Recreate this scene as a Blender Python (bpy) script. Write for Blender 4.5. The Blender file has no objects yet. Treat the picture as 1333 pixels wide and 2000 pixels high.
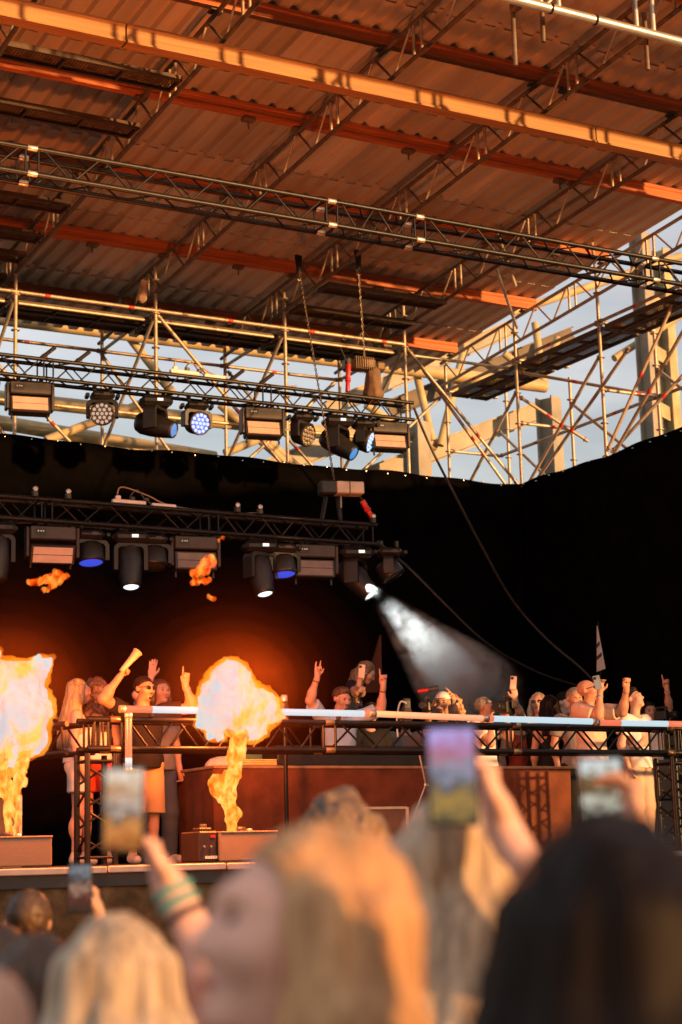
import bpy, math, random
import numpy as np
from mathutils import Vector, Matrix, Quaternion
R = math.radians
rnd = random.Random(7)
S = bpy.context.scene
# ------------------------------------------------------------------ camera, sky, sun, exposure
cd = bpy.data.cameras.new('camera'); cam = bpy.data.objects.new('camera', cd); S.collection.objects.link(cam); S.camera = cam
cd.sensor_fit = 'VERTICAL'; cd.sensor_height = 36.0; cd.sensor_width = 24.0; cd.lens = 62.1
cd.clip_start = 0.05; cd.clip_end = 20000
cd.dof.use_dof = True; cd.dof.focus_distance = 17.0; cd.dof.aperture_fstop = 2.6
CAMY, CAMP, CAMR = R(29.3), R(11.25), R(1.6)
fw = Vector((math.sin(CAMY)*math.cos(CAMP), math.cos(CAMY)*math.cos(CAMP), math.sin(CAMP)))
r0 = Vector((math.cos(CAMY), -math.sin(CAMY), 0)); u0 = r0.cross(fw)
r2 = r0*math.cos(CAMR)-u0*math.sin(CAMR); u2 = u0*math.cos(CAMR)+r0*math.sin(CAMR)
cam.matrix_world = Matrix(((r2.x, u2.x, -fw.x, 0), (r2.y, u2.y, -fw.y, 0), (r2.z, u2.z, -fw.z, 1.70), (0, 0, 0, 1)))
SUN_AZ, SUN_EL = R(155), R(2.2)
w = bpy.data.worlds.new('World'); S.world = w; w.use_nodes = True
nt = w.node_tree; nt.nodes.clear()
def wn(t, **k):
    n = nt.nodes.new(t)
    for a, b in k.items(): setattr(n, a, b)
    return n
sky = wn('ShaderNodeTexSky', sky_type='NISHITA', sun_disc=False, sun_elevation=SUN_EL, sun_rotation=SUN_AZ, air_density=1.0, dust_density=3.5, ozone_density=2.0)
tc = wn('ShaderNodeTexCoord'); mp = wn('ShaderNodeMapping'); mp.inputs['Scale'].default_value = (1.0, 1.0, 3.2)
cl = wn('ShaderNodeTexNoise'); cl.inputs['Scale'].default_value = 4.2; cl.inputs['Detail'].default_value = 7; cl.inputs['Roughness'].default_value = .55
cr = wn('ShaderNodeValToRGB'); cr.color_ramp.elements[0].position = .0; cr.color_ramp.elements[1].position = .95
mx = wn('ShaderNodeMix', data_type='RGBA')
cloudc = wn('ShaderNodeMix', data_type='RGBA', blend_type='ADD')
bg = wn('ShaderNodeBackground'); bg.inputs['Strength'].default_value = 0.15
ow = wn('ShaderNodeOutputWorld')
L = nt.links.new
L(tc.outputs['Generated'], mp.inputs['Vector']); L(mp.outputs['Vector'], cl.inputs['Vector']); L(cl.outputs['Fac'], cr.inputs['Fac'])
L(cr.outputs['Color'], mx.inputs['Factor']); L(sky.outputs['Color'], mx.inputs['A']); L(sky.outputs['Color'], cloudc.inputs['A'])
cloudc.inputs['Factor'].default_value = 1; cloudc.inputs['B'].default_value = (2.35, 1.95, 1.68, 1)
L(cloudc.outputs['Result'], mx.inputs['B']); L(mx.outputs['Result'], bg.inputs['Color']); L(bg.outputs['Background'], ow.inputs['Surface'])
sd = bpy.data.lights.new('sun', 'SUN'); sun = bpy.data.objects.new('sun', sd); S.collection.objects.link(sun)
sd.energy = 3.2; sd.angle = R(1.2); sd.color = (1.0, .50, .18)
sv = Vector((math.sin(SUN_AZ)*math.cos(SUN_EL), math.cos(SUN_AZ)*math.cos(SUN_EL), math.sin(SUN_EL)))
sun.rotation_euler = sv.to_track_quat('Z', 'Y').to_euler()
S.view_settings.view_transform = 'Standard'; S.view_settings.look = 'None'; S.view_settings.gamma = 1; S.view_settings.use_curve_mapping = False
S.view_settings.exposure = 1.4
S.cycles.volume_step_rate = 1.0; S.cycles.max_bounces = 5; S.cycles.diffuse_bounces = 3; S.cycles.glossy_bounces = 2; S.cycles.transmission_bounces = 4; S.cycles.transparent_max_bounces = 12
# ------------------------------------------------------------------ helpers
COL = S.collection; W = {}
def link(name, data, M=None, parent=None):
    o = bpy.data.objects.new(name, data); COL.objects.link(o)
    M = M or Matrix.Identity(4)
    if parent is not None:
        o.parent = parent; o.matrix_parent_inverse = W[parent.name].inverted()
    o.matrix_basis = M; W[o.name] = M
    return o
def tag(o, label, cat, group=None):
    o['label'] = label; o['category'] = cat
    if group: o['group'] = group
    return o
def thing(name, loc, label, cat, group=None):
    o = link(name, None, Matrix.Translation(loc)); o.empty_display_size = .2
    return tag(o, label, cat, group)
def struct(o): o['kind'] = 'structure'; return o
MATS = {}
def mat(name, col, rough=.6, metal=0., var=.25, scale=8., bump=0., bscale=40., stretch=None, emis=None, es=0., spec=.5, col2=None, dirt=None, sss=0.):
    if name in MATS: return MATS[name]
    m = bpy.data.materials.new(name); m.use_nodes = True; n = m.node_tree; b = n.nodes['Principled BSDF']; l = n.links.new
    b.inputs['Roughness'].default_value = rough; b.inputs['Metallic'].default_value = metal; b.inputs['Specular IOR Level'].default_value = spec
    t = n.nodes.new('ShaderNodeTexCoord'); v = t.outputs['Object']
    if True:
        g = n.nodes.new('ShaderNodeNewGeometry'); v = g.outputs['Position']
    if stretch:
        mm = n.nodes.new('ShaderNodeMapping'); mm.inputs['Scale'].default_value = stretch; l(v, mm.inputs['Vector']); v = mm.outputs['Vector']
    nz = n.nodes.new('ShaderNodeTexNoise'); nz.inputs['Scale'].default_value = scale; nz.inputs['Detail'].default_value = 3; l(v, nz.inputs['Vector'])
    rp = n.nodes.new('ShaderNodeValToRGB'); rp.color_ramp.elements[0].position = .3; rp.color_ramp.elements[1].position = .7
    c2 = col2 or tuple(min(1, c*(1+var)) for c in col); c1 = col if col2 else tuple(c*(1-var) for c in col)
    rp.color_ramp.elements[0].color = (*c1, 1); rp.color_ramp.elements[1].color = (*c2, 1)
    l(nz.outputs['Fac'], rp.inputs['Fac']); co = rp.outputs['Color']
    if dirt:
        n2 = n.nodes.new('ShaderNodeTexNoise'); n2.inputs['Scale'].default_value = dirt[1]; n2.inputs['Detail'].default_value = 4; n2.inputs['Roughness'].default_value = .65; l(v, n2.inputs['Vector'])
        r2_ = n.nodes.new('ShaderNodeValToRGB'); r2_.color_ramp.elements[0].position = dirt[2]; r2_.color_ramp.elements[1].position = min(1, dirt[2]+.12)
        l(n2.outputs['Fac'], r2_.inputs['Fac']); mxx = n.nodes.new('ShaderNodeMix'); mxx.data_type = 'RGBA'
        l(r2_.outputs['Color'], mxx.inputs['Factor']); l(co, mxx.inputs['A']); mxx.inputs['B'].default_value = (*dirt[0], 1); co = mxx.outputs['Result']
    l(co, b.inputs['Base Color'])
    if sss: b.inputs['Subsurface Weight'].default_value = sss; b.inputs['Subsurface Radius'].default_value = (.02, .008, .004)
    if bump:
        bn = n.nodes.new('ShaderNodeTexNoise'); bn.inputs['Scale'].default_value = bscale; bn.inputs['Detail'].default_value = 2; l(v, bn.inputs['Vector'])
        bp = n.nodes.new('ShaderNodeBump'); bp.inputs['Strength'].default_value = bump; bp.inputs['Distance'].default_value = .01; l(bn.outputs['Fac'], bp.inputs['Height']); l(bp.outputs['Normal'], b.inputs['Normal'])
    if emis: b.inputs['Emission Color'].default_value = (*emis, 1); b.inputs['Emission Strength'].default_value = es
    MATS[name] = m; return m
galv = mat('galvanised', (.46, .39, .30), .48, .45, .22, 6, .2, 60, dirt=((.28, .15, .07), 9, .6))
galvd = mat('worn_shaded_steel', (.15, .11, .08), .6, .3, .3, 7, .2, 60, dirt=((.16, .07, .03), 12, .55))
alub = mat('black_truss_paint', (.008, .007, .0065), .42, .1, .4, 14, .1, 80, spec=.35)
alus = mat('silver_alu', (.62, .60, .58), .35, .7, .12, 8)
redm = mat('red_mark', (.55, .04, .02), .5)
timber = mat('yellow_timber', (.46, .13, .04), .65, 0, .3, 5, .25, 30, stretch=(.35, 4, 8), dirt=((.3, .1, .03), 3, .66))
timberl = mat('pale_timber', (.40, .20, .07), .6, 0, .22, 4, .25, 30, stretch=(.3, 5, 9), dirt=((.36, .17, .06), 4, .64))
sheet = mat('corrugated_steel', (.62, .53, .45), .55, .12, .2, 1.3, .08, 25, stretch=(2.5, .35, 1), dirt=((.3, .24, .18), 2.2, .68))
nn_ = sheet.node_tree; pb_ = nn_.nodes['Principled BSDF']; lk_ = pb_.inputs['Base Color'].links[0]; src_ = lk_.from_socket
oi_ = nn_.nodes.new('ShaderNodeObjectInfo'); mr_ = nn_.nodes.new('ShaderNodeMapRange'); mr_.inputs['To Min'].default_value = .74; mr_.inputs['To Max'].default_value = 1.08; nn_.links.new(oi_.outputs['Random'], mr_.inputs['Value'])
mm_ = nn_.nodes.new('ShaderNodeVectorMath'); mm_.operation = 'SCALE'; nn_.links.new(src_, mm_.inputs[0]); nn_.links.new(mr_.outputs['Result'], mm_.inputs['Scale']); nn_.links.new(mm_.outputs['Vector'], pb_.inputs['Base Color'])
yellowp = mat('weathered_yellow_paint', (.44, .34, .17), .6, 0, .25, 3, .3, 25, dirt=((.42, .32, .24), 5, .57))
greyp = mat('weathered_grey_steel', (.29, .27, .21), .6, .1, .2, 2.5, .3, 30, dirt=((.30, .20, .11), 4, .6))
cloth = mat('black_stage_cloth', (.0035, .003, .003), .95, 0, .3, 3, .3, 200, spec=.0)
steeld = mat('brown_deck_steel', (.075, .048, .03), .6, .3, .3, 6, .2, 60)
def mesh(name, v, f, m=None, smooth=False, mi=None):
    me = bpy.data.meshes.new(name); me.from_pydata([tuple(map(float, p)) for p in v], [], [tuple(map(int, q)) for q in f])
    for k in (m if isinstance(m, (list, tuple)) else [m]):
        if k: me.materials.append(k)
    if smooth is True: me.polygons.foreach_set('use_smooth', [True]*len(me.polygons))
    elif isinstance(smooth, list): me.polygons.foreach_set('use_smooth', smooth)
    if mi: me.polygons.foreach_set('material_index', mi)
    me.update(); return me
CYL = {}
def cyl(m, n=10):
    k = (m.name, n)
    if k not in CYL:
        v = [(math.cos(2*math.pi*i/n), math.sin(2*math.pi*i/n), s) for s in (-.5, .5) for i in range(n)]
        f = [(i, (i+1) % n, n+(i+1) % n, n+i) for i in range(n)]+[tuple(range(n))[::-1], tuple(range(n, 2*n))]
        CYL[k] = mesh('tube', v, f, m, [True]*n+[False]*2)
    return CYL[k]
def Mdir(a, b):
    a = Vector(a); b = Vector(b); d = b-a
    return a, b, d.to_track_quat('Z', 'Y'), d.length
def tube(name, a, b, r, m, parent=None, n=10):
    a, b, q, l = Mdir(a, b)
    return link(name, cyl(m, n), Matrix.LocRotScale((a+b)/2, q, (r, r, l)), parent)
def boxv(s, ch=0.):
    x, y, z = s[0]/2, s[1]/2, s[2]/2
    if ch <= 0:
        v = [(i*x, j*y, k*z) for i in (-1, 1) for j in (-1, 1) for k in (-1, 1)]
        return v, [(0, 1, 3, 2), (4, 6, 7, 5), (0, 4, 5, 1), (2, 3, 7, 6), (0, 2, 6, 4), (1, 5, 7, 3)]
    ch = min(ch, x*.8, y*.8, z*.8); v = []; ix = {}
    for i in (-1, 1):
        for j in (-1, 1):
            for k in (-1, 1):
                for ax in range(3):
                    p = [i*(x-ch), j*(y-ch), k*(z-ch)]; p[ax] = (i*x, j*y, k*z)[ax]; ix[i, j, k, ax] = len(v); v.append(tuple(p))
    f = []
    for i in (-1, 1):
        q = [ix[i, -1, -1, 0], ix[i, 1, -1, 0], ix[i, 1, 1, 0], ix[i, -1, 1, 0]]; f.append(q if i > 0 else q[::-1])
        q = [ix[-1, i, -1, 1], ix[-1, i, 1, 1], ix[1, i, 1, 1], ix[1, i, -1, 1]]; f.append(q if i > 0 else q[::-1])
        q = [ix[-1, -1, i, 2], ix[1, -1, i, 2], ix[1, 1, i, 2], ix[-1, 1, i, 2]]; f.append(q if i > 0 else q[::-1])
    for a in (-1, 1):
        for b in (-1, 1):
            q = [ix[-1, a, b, 1], ix[1, a, b, 1], ix[1, a, b, 2], ix[-1, a, b, 2]]; f.append(q if a*b < 0 else q[::-1])
            q = [ix[a, -1, b, 0], ix[a, 1, b, 0], ix[a, 1, b, 2], ix[a, -1, b, 2]]; f.append(q if a*b > 0 else q[::-1])
            q = [ix[a, b, -1, 0], ix[a, b, 1, 0], ix[a, b, 1, 1], ix[a, b, -1, 1]]; f.append(q if a*b < 0 else q[::-1])
            for c in (-1, 1):
                q = [ix[a, b, c, 0], ix[a, b, c, 1], ix[a, b, c, 2]]; f.append(q if a*b*c > 0 else q[::-1])
    return v, f
BOX = {}
def box(name, c, s, m, parent=None, rot=None, ch=0., M=None):
    k = (tuple(round(q, 4) for q in s), m.name, round(ch, 4))
    if k not in BOX: BOX[k] = mesh(name, *boxv(s, ch), m)
    T = Matrix.Translation(c)
    if rot is not None: T = T @ (rot if isinstance(rot, Matrix) else Matrix.Rotation(rot, 4, 'Z'))
    if M is not None: T = M @ T
    return link(name, BOX[k], T, parent)
def lathe(pr, n=20, m=None, name='turned', smooth=True):
    v = []; f = []
    for r, z in pr:
        for i in range(n): v.append((r*math.cos(2*math.pi*i/n), r*math.sin(2*math.pi*i/n), z))
    for j in range(len(pr)-1):
        for i in range(n): f.append((j*n+i, j*n+(i+1) % n, (j+1)*n+(i+1) % n, (j+1)*n+i))
    f.append(tuple(range(n))[::-1]); f.append(tuple(range((len(pr)-1)*n, len(pr)*n)))
    return mesh(name, v, f, m, [smooth]*(len(f)-2)+[False]*2)
def pathtube(pts, r, n=8):
    v = []; f = []; P = [Vector(p) for p in pts]
    for i, p in enumerate(P):
        d = (P[min(i+1, len(P)-1)]-P[max(i-1, 0)]).normalized(); q = d.to_track_quat('Z', 'Y'); rr = r[i] if isinstance(r, list) else r
        for k in range(n): v.append(p+q @ Vector((rr*math.cos(2*math.pi*k/n), rr*math.sin(2*math.pi*k/n), 0)))
    for i in range(len(P)-1):
        for k in range(n): f.append((i*n+k, i*n+(k+1) % n, (i+1)*n+(k+1) % n, (i+1)*n+k))
    f.append(tuple(range(n))[::-1]); f.append(tuple(range((len(P)-1)*n, len(P)*n)))
    return v, f
def cable(name, pts, r, m, parent=None, n=8, steps=8):
    P = [Vector(p) for p in pts]; out = []
    for i in range(len(P)-1):
        p0, p1, p2, p3 = P[max(i-1, 0)], P[i], P[i+1], P[min(i+2, len(P)-1)]
        for s in range(steps):
            t = s/steps; out.append(.5*((2*p1)+(p2-p0)*t+(2*p0-5*p1+4*p2-p3)*t*t+(3*p1-p0-3*p2+p3)*t**3))
    out.append(P[-1]); c = P[0].copy()
    v, f = pathtube([o-c for o in out], r, n)
    return link(name, mesh(name, v, f, m, True), Matrix.Translation(c), parent)
def zr(Y): return 10.42+.0695*(22.3-Y)
def zc(Y): return 9.77+.0695*(22.3-Y)
SL = Matrix.Rotation(math.atan(-.0695), 4, 'X')
ORD = ['first', 'second', 'third', 'fourth', 'fifth', 'sixth', 'seventh', 'eighth', 'ninth', 'tenth', 'eleventh', 'twelfth']
# ------------------------------------------------------------------ ground, stage, cloth walls
gm = mat('trodden_ground', (.16, .12, .08), .95, 0, .35, 2.5, .5, 20)
n = 40; v = []; f = []
for i in range(n+1):
    for j in range(n+1):
        a = (i/n*2-1); b = (j/n*2-1); x = a*abs(a)**1.5*9000; y = b*abs(b)**1.5*9000; v.append((x, y, .02*math.sin(x*1.3)*math.cos(y*1.1) if abs(x) < 60 and abs(y) < 60 else 0))
for i in range(n):
    for j in range(n): f.append((i*(n+1)+j, (i+1)*(n+1)+j, (i+1)*(n+1)+j+1, i*(n+1)+j+1))
struct(link('ground', mesh('ground', v, f, gm, True)))
deckm = mat('stage_deck_ply', (.05, .042, .036), .6, 0, .3, 3, .2, 30)
struct(box('stage_deck', (7.0, 19.0, 1.66), (22.0, 12.2, .16), deckm))
edge = thing('stage_edge_trim', (4, 12.87, 1.68), 'pale trim board along the front lip of the stage', 'trim')
trimm = mat('pale_trim', (.62, .50, .40), .5, 0, .15, 6)
x = -3.9; i = 0
while x < 17.9:
    box('board', (x+.5, 12.88, 1.705+.003*rnd.uniform(-1, 1)), (.985, .03, .05), trimm, edge, ch=.006); x += 1.0
# pleated skirt cloth below the lip
def pleat(name, x0, x1, y, z0, z1, m, amp=.03, per=.22, nz=10, seed=1, axis='X', nx=None):
    r = random.Random(seed); nx = nx or int((x1-x0)/per*8); ph = [r.uniform(0, 6.28) for _ in range(8)]; v = []; f = []
    for j in range(nz+1):
        t = j/nz
        for i in range(nx+1):
            s = x0+(x1-x0)*i/nx
            d = amp*(.35+.65*(1-t))*(math.sin(s/per*6.28+ph[0]+.6*math.sin(s*1.7+ph[1]))+.5*math.sin(s/per*2.3+ph[2]+t*.8)+.6*math.sin(s*.9+ph[3]+t*2))
            z = z0+(z1-z0)*t+(.018*math.sin(s*2.1+ph[4])+.012*math.sin(s*5.3) if j == nz else 0)
            v.append((s, y+d, z) if axis == 'X' else (y+d, s, z))
    for j in range(nz):
        for i in range(nx): f.append((j*(nx+1)+i, j*(nx+1)+i+1, (j+1)*(nx+1)+i+1, (j+1)*(nx+1)+i))
    o = link(name, mesh(name, v, f, m, True)); s = o.modifiers.new('thick', 'SOLIDIFY'); s.thickness = .006
    return o
skirtm = mat('brown_skirt_cloth', (.16, .085, .035), .9, 0, .35, 9, .4, 60, spec=.2)
tag(pleat('stage_skirt', -4, 18, 12.93, .0, 1.66, skirtm, .025, .2, 8, 3), 'brown pleated cloth skirt hanging below the stage lip', 'skirt')
ZW = 7.43
back = tag(pleat('backdrop', -4, 15.74, 22.16, 1.74, ZW, cloth, .035, 1.6, 14, 5, nx=240), 'black cloth backdrop across the back of the stage', 'backdrop')
side = tag(pleat('side_drape', 9.8, 22.19, 15.66, 1.74, ZW, cloth, .02, 2.0, 14, 9, 'Y', nx=130), 'black cloth wall closing the right side of the stage', 'backdrop')
for y0_, y1_, z0_, lb in ((-15, 4.4, 0, 'unseen black cloth screen added right of the audience to keep sun off the stage'), (4.5, 9.7, 4.1, 'unseen black cloth strip added above a gap that lets sun onto the right of the stage')):  # unseen cloth screens added to shade the stage, with a gap for a sun shaft
    hd_ = tag(pleat('sun_screen', y0_, y1_, 15.75, z0_, ZW, cloth, .03, 2.0, 10, 11, 'Y', nx=int((y1_-y0_)*5)), lb, 'hoarding')
W[back.name] = Matrix.Identity(4); W[side.name] = Matrix.Identity(4)
eyel = mat('eyelet', (.7, .68, .62), .3, .8, .1)
for k in range(30): link('eyelet', cyl(eyel, 8), Matrix.LocRotScale((15.6-k*.345+rnd.uniform(-.03, .03), 22.075, ZW-.05+.02*rnd.uniform(-1, 1)), Quaternion((1, 0, 0), R(90)), (.008, .008, .03)), back)
for k in range(22): link('eyelet', cyl(eyel, 8), Matrix.LocRotScale((15.59, 22.0-k*.345+rnd.uniform(-.03, .03), ZW-.05+.02*rnd.uniform(-1, 1)), Quaternion((0, 1, 0), R(90)), (.008, .008, .03)), side)
hv = []; hf = []; hx = 46; hr = random.Random(4)   # unseen rise added behind the audience to block the low sun
for i in range(hx+1):
    x = -70+i*6.0; top = 4.1+.5*math.sin(i*.7)+hr.uniform(-.7, .7)
    for yy, zz in ((-35, 0), (-50, top*.45+hr.uniform(-.5, .5)), (-60, top*.85), (-66, top), (-80, top*.9), (-130, 0)): hv.append((x, yy+hr.uniform(-1.5, 1.5), zz))
for i in range(hx):
    for j in range(5): a = i*6+j; hf.append((a, a+6, a+7, a+1))
struct(link('sun_block_hill', mesh('sun_block_hill', hv, hf, mat('sun_block_grass', (.05, .055, .02), .95, 0, .4, .4), True)))
# ------------------------------------------------------------------ roof: corrugated sheets
roof = thing('roof', (9, 18.5, zr(18.5)), 'corrugated steel sheet roof sloping down to the back of the stage', 'roof')
def sheet_mesh(w, l):
    prof = []; p = w/4
    for k in range(4):
        x0 = -w/2+k*p
        prof += [(x0, 0), (x0+p*.52, 0), (x0+p*.60, .065), (x0+p*.92, .065)]
    prof.append((w/2, 0)); v = []; f = []; ny = 2
    for th in (0, .004):
        for j in range(ny):
            for x, z in prof: v.append((x, -l/2+l*j/(ny-1), z+th))
    np_ = len(prof)
    for j in range(ny-1):
        for i in range(np_-1):
            a = j*np_+i; f.append((a, a+np_, a+np_+1, a+1)); b = a+ny*np_; f.append((b, b+1, b+np_+1, b+np_))
    for i in range(np_-1):
        f.append((i, i+1, ny*np_+i+1, ny*np_+i)); a = (ny-1)*np_+i; f.append((a+1, a, a+ny*np_, a+ny*np_+1))
    return mesh('roof_sheet', v, f, sheet)
SM = sheet_mesh(1.037, 2.20)
for r_ in range(7):
    yc = 24.62-2.08*r_
    for c in range(16):
        xc = 16.0-.517-1.035*c
        M = Matrix.Translation((xc, yc+rnd.uniform(-.012, .012), zr(yc)+(.0015 if c % 2 else 0)+.004*(r_ % 2))) @ Matrix.Rotation(math.atan(-.0695)+.009, 4, 'X')
        link('roof_sheet', SM, M, roof)
# timber purlins (formwork I beams)
def ibeam(name, x0, x1, y, ztop, h, wd, tf, tw, m, label, cat, group=None, slope=True):
    pr = [(-wd/2, 0), (wd/2, 0), (wd/2, -tf), (tw/2, -tf-.012), (tw/2, -h+tf+.012), (wd/2, -h+tf), (wd/2, -h), (-wd/2, -h), (-wd/2, -h+tf), (-tw/2, -h+tf+.012), (-tw/2, -tf-.012), (-wd/2, -tf)]
    n = len(pr); v = [(s*(x1-x0)/2, a, b) for s in (-1, 1) for a, b in pr]
    f = [(i, (i+1) % n, n+(i+1) % n, n+i) for i in range(n)]+[tuple(range(n))[::-1], tuple(range(n, 2*n))]
    o = link(name, mesh(name, v, f, m), Matrix.Translation(((x0+x1)/2, y, ztop)) @ (SL if slope else Matrix.Identity(4)))
    return tag(o, label, cat, group)
PY = [24.15, 22.0, 19.95, 17.87, 15.8, 13.72]
for i, y in enumerate(PY):
    pu_ = ibeam('timber_purlin', 1.0, 15.9+rnd.uniform(-.1, .25), y, zr(y)-.006, .18, .08, .045, .05, timber, f'orange timber purlin under the roof sheets, {ORD[i]} counted from the back of the stage', 'purlin', 'timber purlins under the roof')
    for x_ in [8.3, 10.55, 12.9] if i in (1, 3) else [11.3, 14.5]:
        box('hanger_bracket', (x_+.2*i, y, zr(y)-.215), (.16, .11, .05), galvd, pu_, ch=.01); tube('hanger_bolt', (x_+.2*i, y, zr(y)-.23), (x_+.2*i, y, zr(y)-.33), .012, galvd, pu_, 8)
for (x0, x1, lb) in [(-1.0, 6.36, 'left'), (6.38, 12.3, 'long middle'), (12.32, 18, 'right')]:
    o = ibeam('main_beam', x0, x1, 15.6, 10.15, .21, .16, .024, .12, timberl, f'{lb} length of the pale lit timber beam crossing below the roof girders', 'beam', slope=False)
# ------------------------------------------------------------------ lattice girders front to back
GX = [3.36, 5.43, 7.5, 9.57, 11.64, 13.71, 15.78]
GN = ['first lattice girder at the far left, hidden by deck planks', 'second lattice girder from the left, carrying deck planks', 'third lattice girder from the left, right end of the deck planks', 'fourth lattice girder from the left, with a rag tied near its back end', 'fifth lattice girder from the left, carrying the chain hoists', 'sixth lattice girder from the left, at the right end of two hanging planks', 'rightmost lattice girder at the open edge of the roof']
for gi, X in enumerate(GX):
    y0, y1 = 12.2, 24.5
    g = thing('lattice_girder', (X, 22.29, zc(22.29)), GN[gi], 'girder', 'lattice girders under the roof')
    m = galvd if gi < 6 else galv  # darker steel puts silhouette shade into the chords; the edge girder stays lighter
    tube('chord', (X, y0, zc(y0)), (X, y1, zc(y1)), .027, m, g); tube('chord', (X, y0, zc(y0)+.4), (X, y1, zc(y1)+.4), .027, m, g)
    y = y1-.12; k = 0
    while y > y0+.6:
        seg = k % 3
        if seg == 2:
            tube('post', (X, y, zc(y)+.02), (X, y, zc(y)+.38), .019, galv, g, 8); y -= .16; tube('post', (X, y, zc(y)+.02), (X, y, zc(y)+.38), .019, galv, g, 8); y -= .05
        else:
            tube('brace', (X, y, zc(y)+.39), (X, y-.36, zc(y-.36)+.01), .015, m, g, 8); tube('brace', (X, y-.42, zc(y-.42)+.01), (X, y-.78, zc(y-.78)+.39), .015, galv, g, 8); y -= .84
        k += 1
    for py in PY[:5]:
        box('clamp', (X, py, zc(py)+.43), (.14, .10, .035), galvd, g, ch=.006)
# ------------------------------------------------------------------ steel scaffold planks with holes
def perf(name, col):
    m = bpy.data.materials.new(name); m.use_nodes = True; n = m.node_tree; b = n.nodes['Principled BSDF']; l = n.links.new
    b.inputs['Base Color'].default_value = (*col, 1); b.inputs['Roughness'].default_value = .6; b.inputs['Metallic'].default_value = .3
    t = n.nodes.new('ShaderNodeTexCoord'); mp = n.nodes.new('ShaderNodeMapping'); mp.inputs['Scale'].default_value = (28, 28, 0); l(t.outputs['Object'], mp.inputs['Vector'])
    vo = n.nodes.new('ShaderNodeTexVoronoi'); vo.inputs['Randomness'].default_value = 0; vo.inputs['Scale'].default_value = 1; l(mp.outputs['Vector'], vo.inputs['Vector'])
    lt = n.nodes.new('ShaderNodeMath'); lt.operation = 'LESS_THAN'; lt.inputs[1].default_value = .30; l(vo.outputs['Distance'], lt.inputs[0])
    tr = n.nodes.new('ShaderNodeBsdfTransparent'); ms = n.nodes.new('ShaderNodeMixShader'); l(lt.outputs[0], ms.inputs[0]); l(b.outputs[0], ms.inputs[1]); l(tr.outputs[0], ms.inputs[2])
    l(ms.outputs[0], n.nodes['Material Output'].inputs['Surface']); return m
perfm = perf('perforated_plank_steel', (.11, .075, .05))
PLN = {}
def plank(a, b, width, label, group, parent=None, name='steel_plank'):
    """a, b: end points of the centre line (top face); width across"""
    a = Vector(a); b = Vector(b); l = (b-a).length; k = round(l, 2), width
    if k not in PLN:
        pv, pf = boxv((l, width-.012, .004))
        PLN[k] = mesh('tread', pv, pf, perfm)
    M = Matrix.Translation((a+b)/2) @ (b-a).to_track_quat('X', 'Z').to_matrix().to_4x4()
    if parent is None:
        t = thing(name, (a+b)/2, label, 'plank', group)
        W[t.name] = M; t.matrix_basis = M
    else: t = parent
    link('tread', PLN[k], M, t)
    for s in (-1, 1): box('side_rail', (0, s*width/2, -.03), (l, .012, .066), steeld, t, M=M); box('lip', (0, s*(width/2-.02), -.061), (l, .03, .004), steeld, t, M=M)
    for q in (-.5, -.17, .17, .5): box('cross_rib', (q*(l-.03), 0, -.033), (.02, width-.016, .056), steeld, t, M=M)
    return t
for i, y in enumerate([16.75, 17.95, 18.95, 20.2, 21.2, 21.9, 22.7]):
    plank((5.47, y, zc(y)+.085), (7.46, y, zc(y)+.085), .32, f'perforated steel deck plank at the upper left under the roof, {ORD[i]} from the front', 'deck planks under the roof at the left')
    plank((3.40, y, zc(y)+.085), (5.39, y, zc(y)+.085), .32, f'perforated steel deck plank at the far left edge, {ORD[i]} from the front', 'deck planks under the roof at the far left')
for i, y in enumerate([21.15, 22.05]):
    plank((11.68, y, zc(y)-.03), (13.67, y, zc(y)-.03), .32, ['front one of two steel planks hanging under the roof beside the hoist chain', 'rear one of two steel planks hanging under the roof beside the hoist chain'][i], 'hanging planks')
# ------------------------------------------------------------------ back and side scaffold
rosm = lathe([(.025, -.006), (.061, -.006), (.061, .006), (.025, .006)], 12, galv, 'rosette', False)
collm = lathe([(.0235, -.055), (.031, -.05), (.031, .05), (.0235, .055)], 10, galvd, 'collar')
def standard(t, x, y, z0, z1, marks=()):
    s = tube('standard', (x, y, z0), (x, y, z1), .0265, galv, t, 12)
    k = math.ceil((z0-.45)/.5)
    while .45+.5*k < z1-.05:
        z = .45+.5*k
        if z > 6.9: link('rosette', rosm, Matrix.Translation((x, y, z)), s)
        k += 1
    for z in marks: tube('red_band', (x, y, z), (x, y, z+.09), .0255, redm, s)
    return s
def ledger(t, a, b, r=.0265, m=None, nm='ledger', mark=None):
    m = m or galv; a = Vector(a); b = Vector(b); o = tube(nm, a, b, r, m, t, 10); d = (b-a).normalized()
    for p, s in ((a, 1), (b, -1)): box('wedge_head', p+d*s*.06, (.05, .05, .07), galvd, o, ch=.01)
    for q in (mark or []): tube('red_band', a+(b-a)*q, a+(b-a)*q+d*.08, r+.0015, redm, o)
    return o
bs = thing('back_scaffold', (9, 23.3, 0), 'galvanised tube scaffold rising behind the black backdrop', 'scaffold')
XB = [3.36, 5.43, 7.5, 9.57, 11.64, 13.71]
for i, x in enumerate(XB):
    standard(bs, x, 22.29, 0, 10.05+.15*(i % 2), [9.05+.3*(i % 2), 7.62])
    standard(bs, x, 24.36, 0, 9.95, [9.72, 7.9])
    ledger(bs, (x, 22.29, 9.5), (x, 24.36, 9.46)); ledger(bs, (x, 22.29, 9.46), (x, 24.36, 7.9), nm='diagonal_brace')
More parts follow.
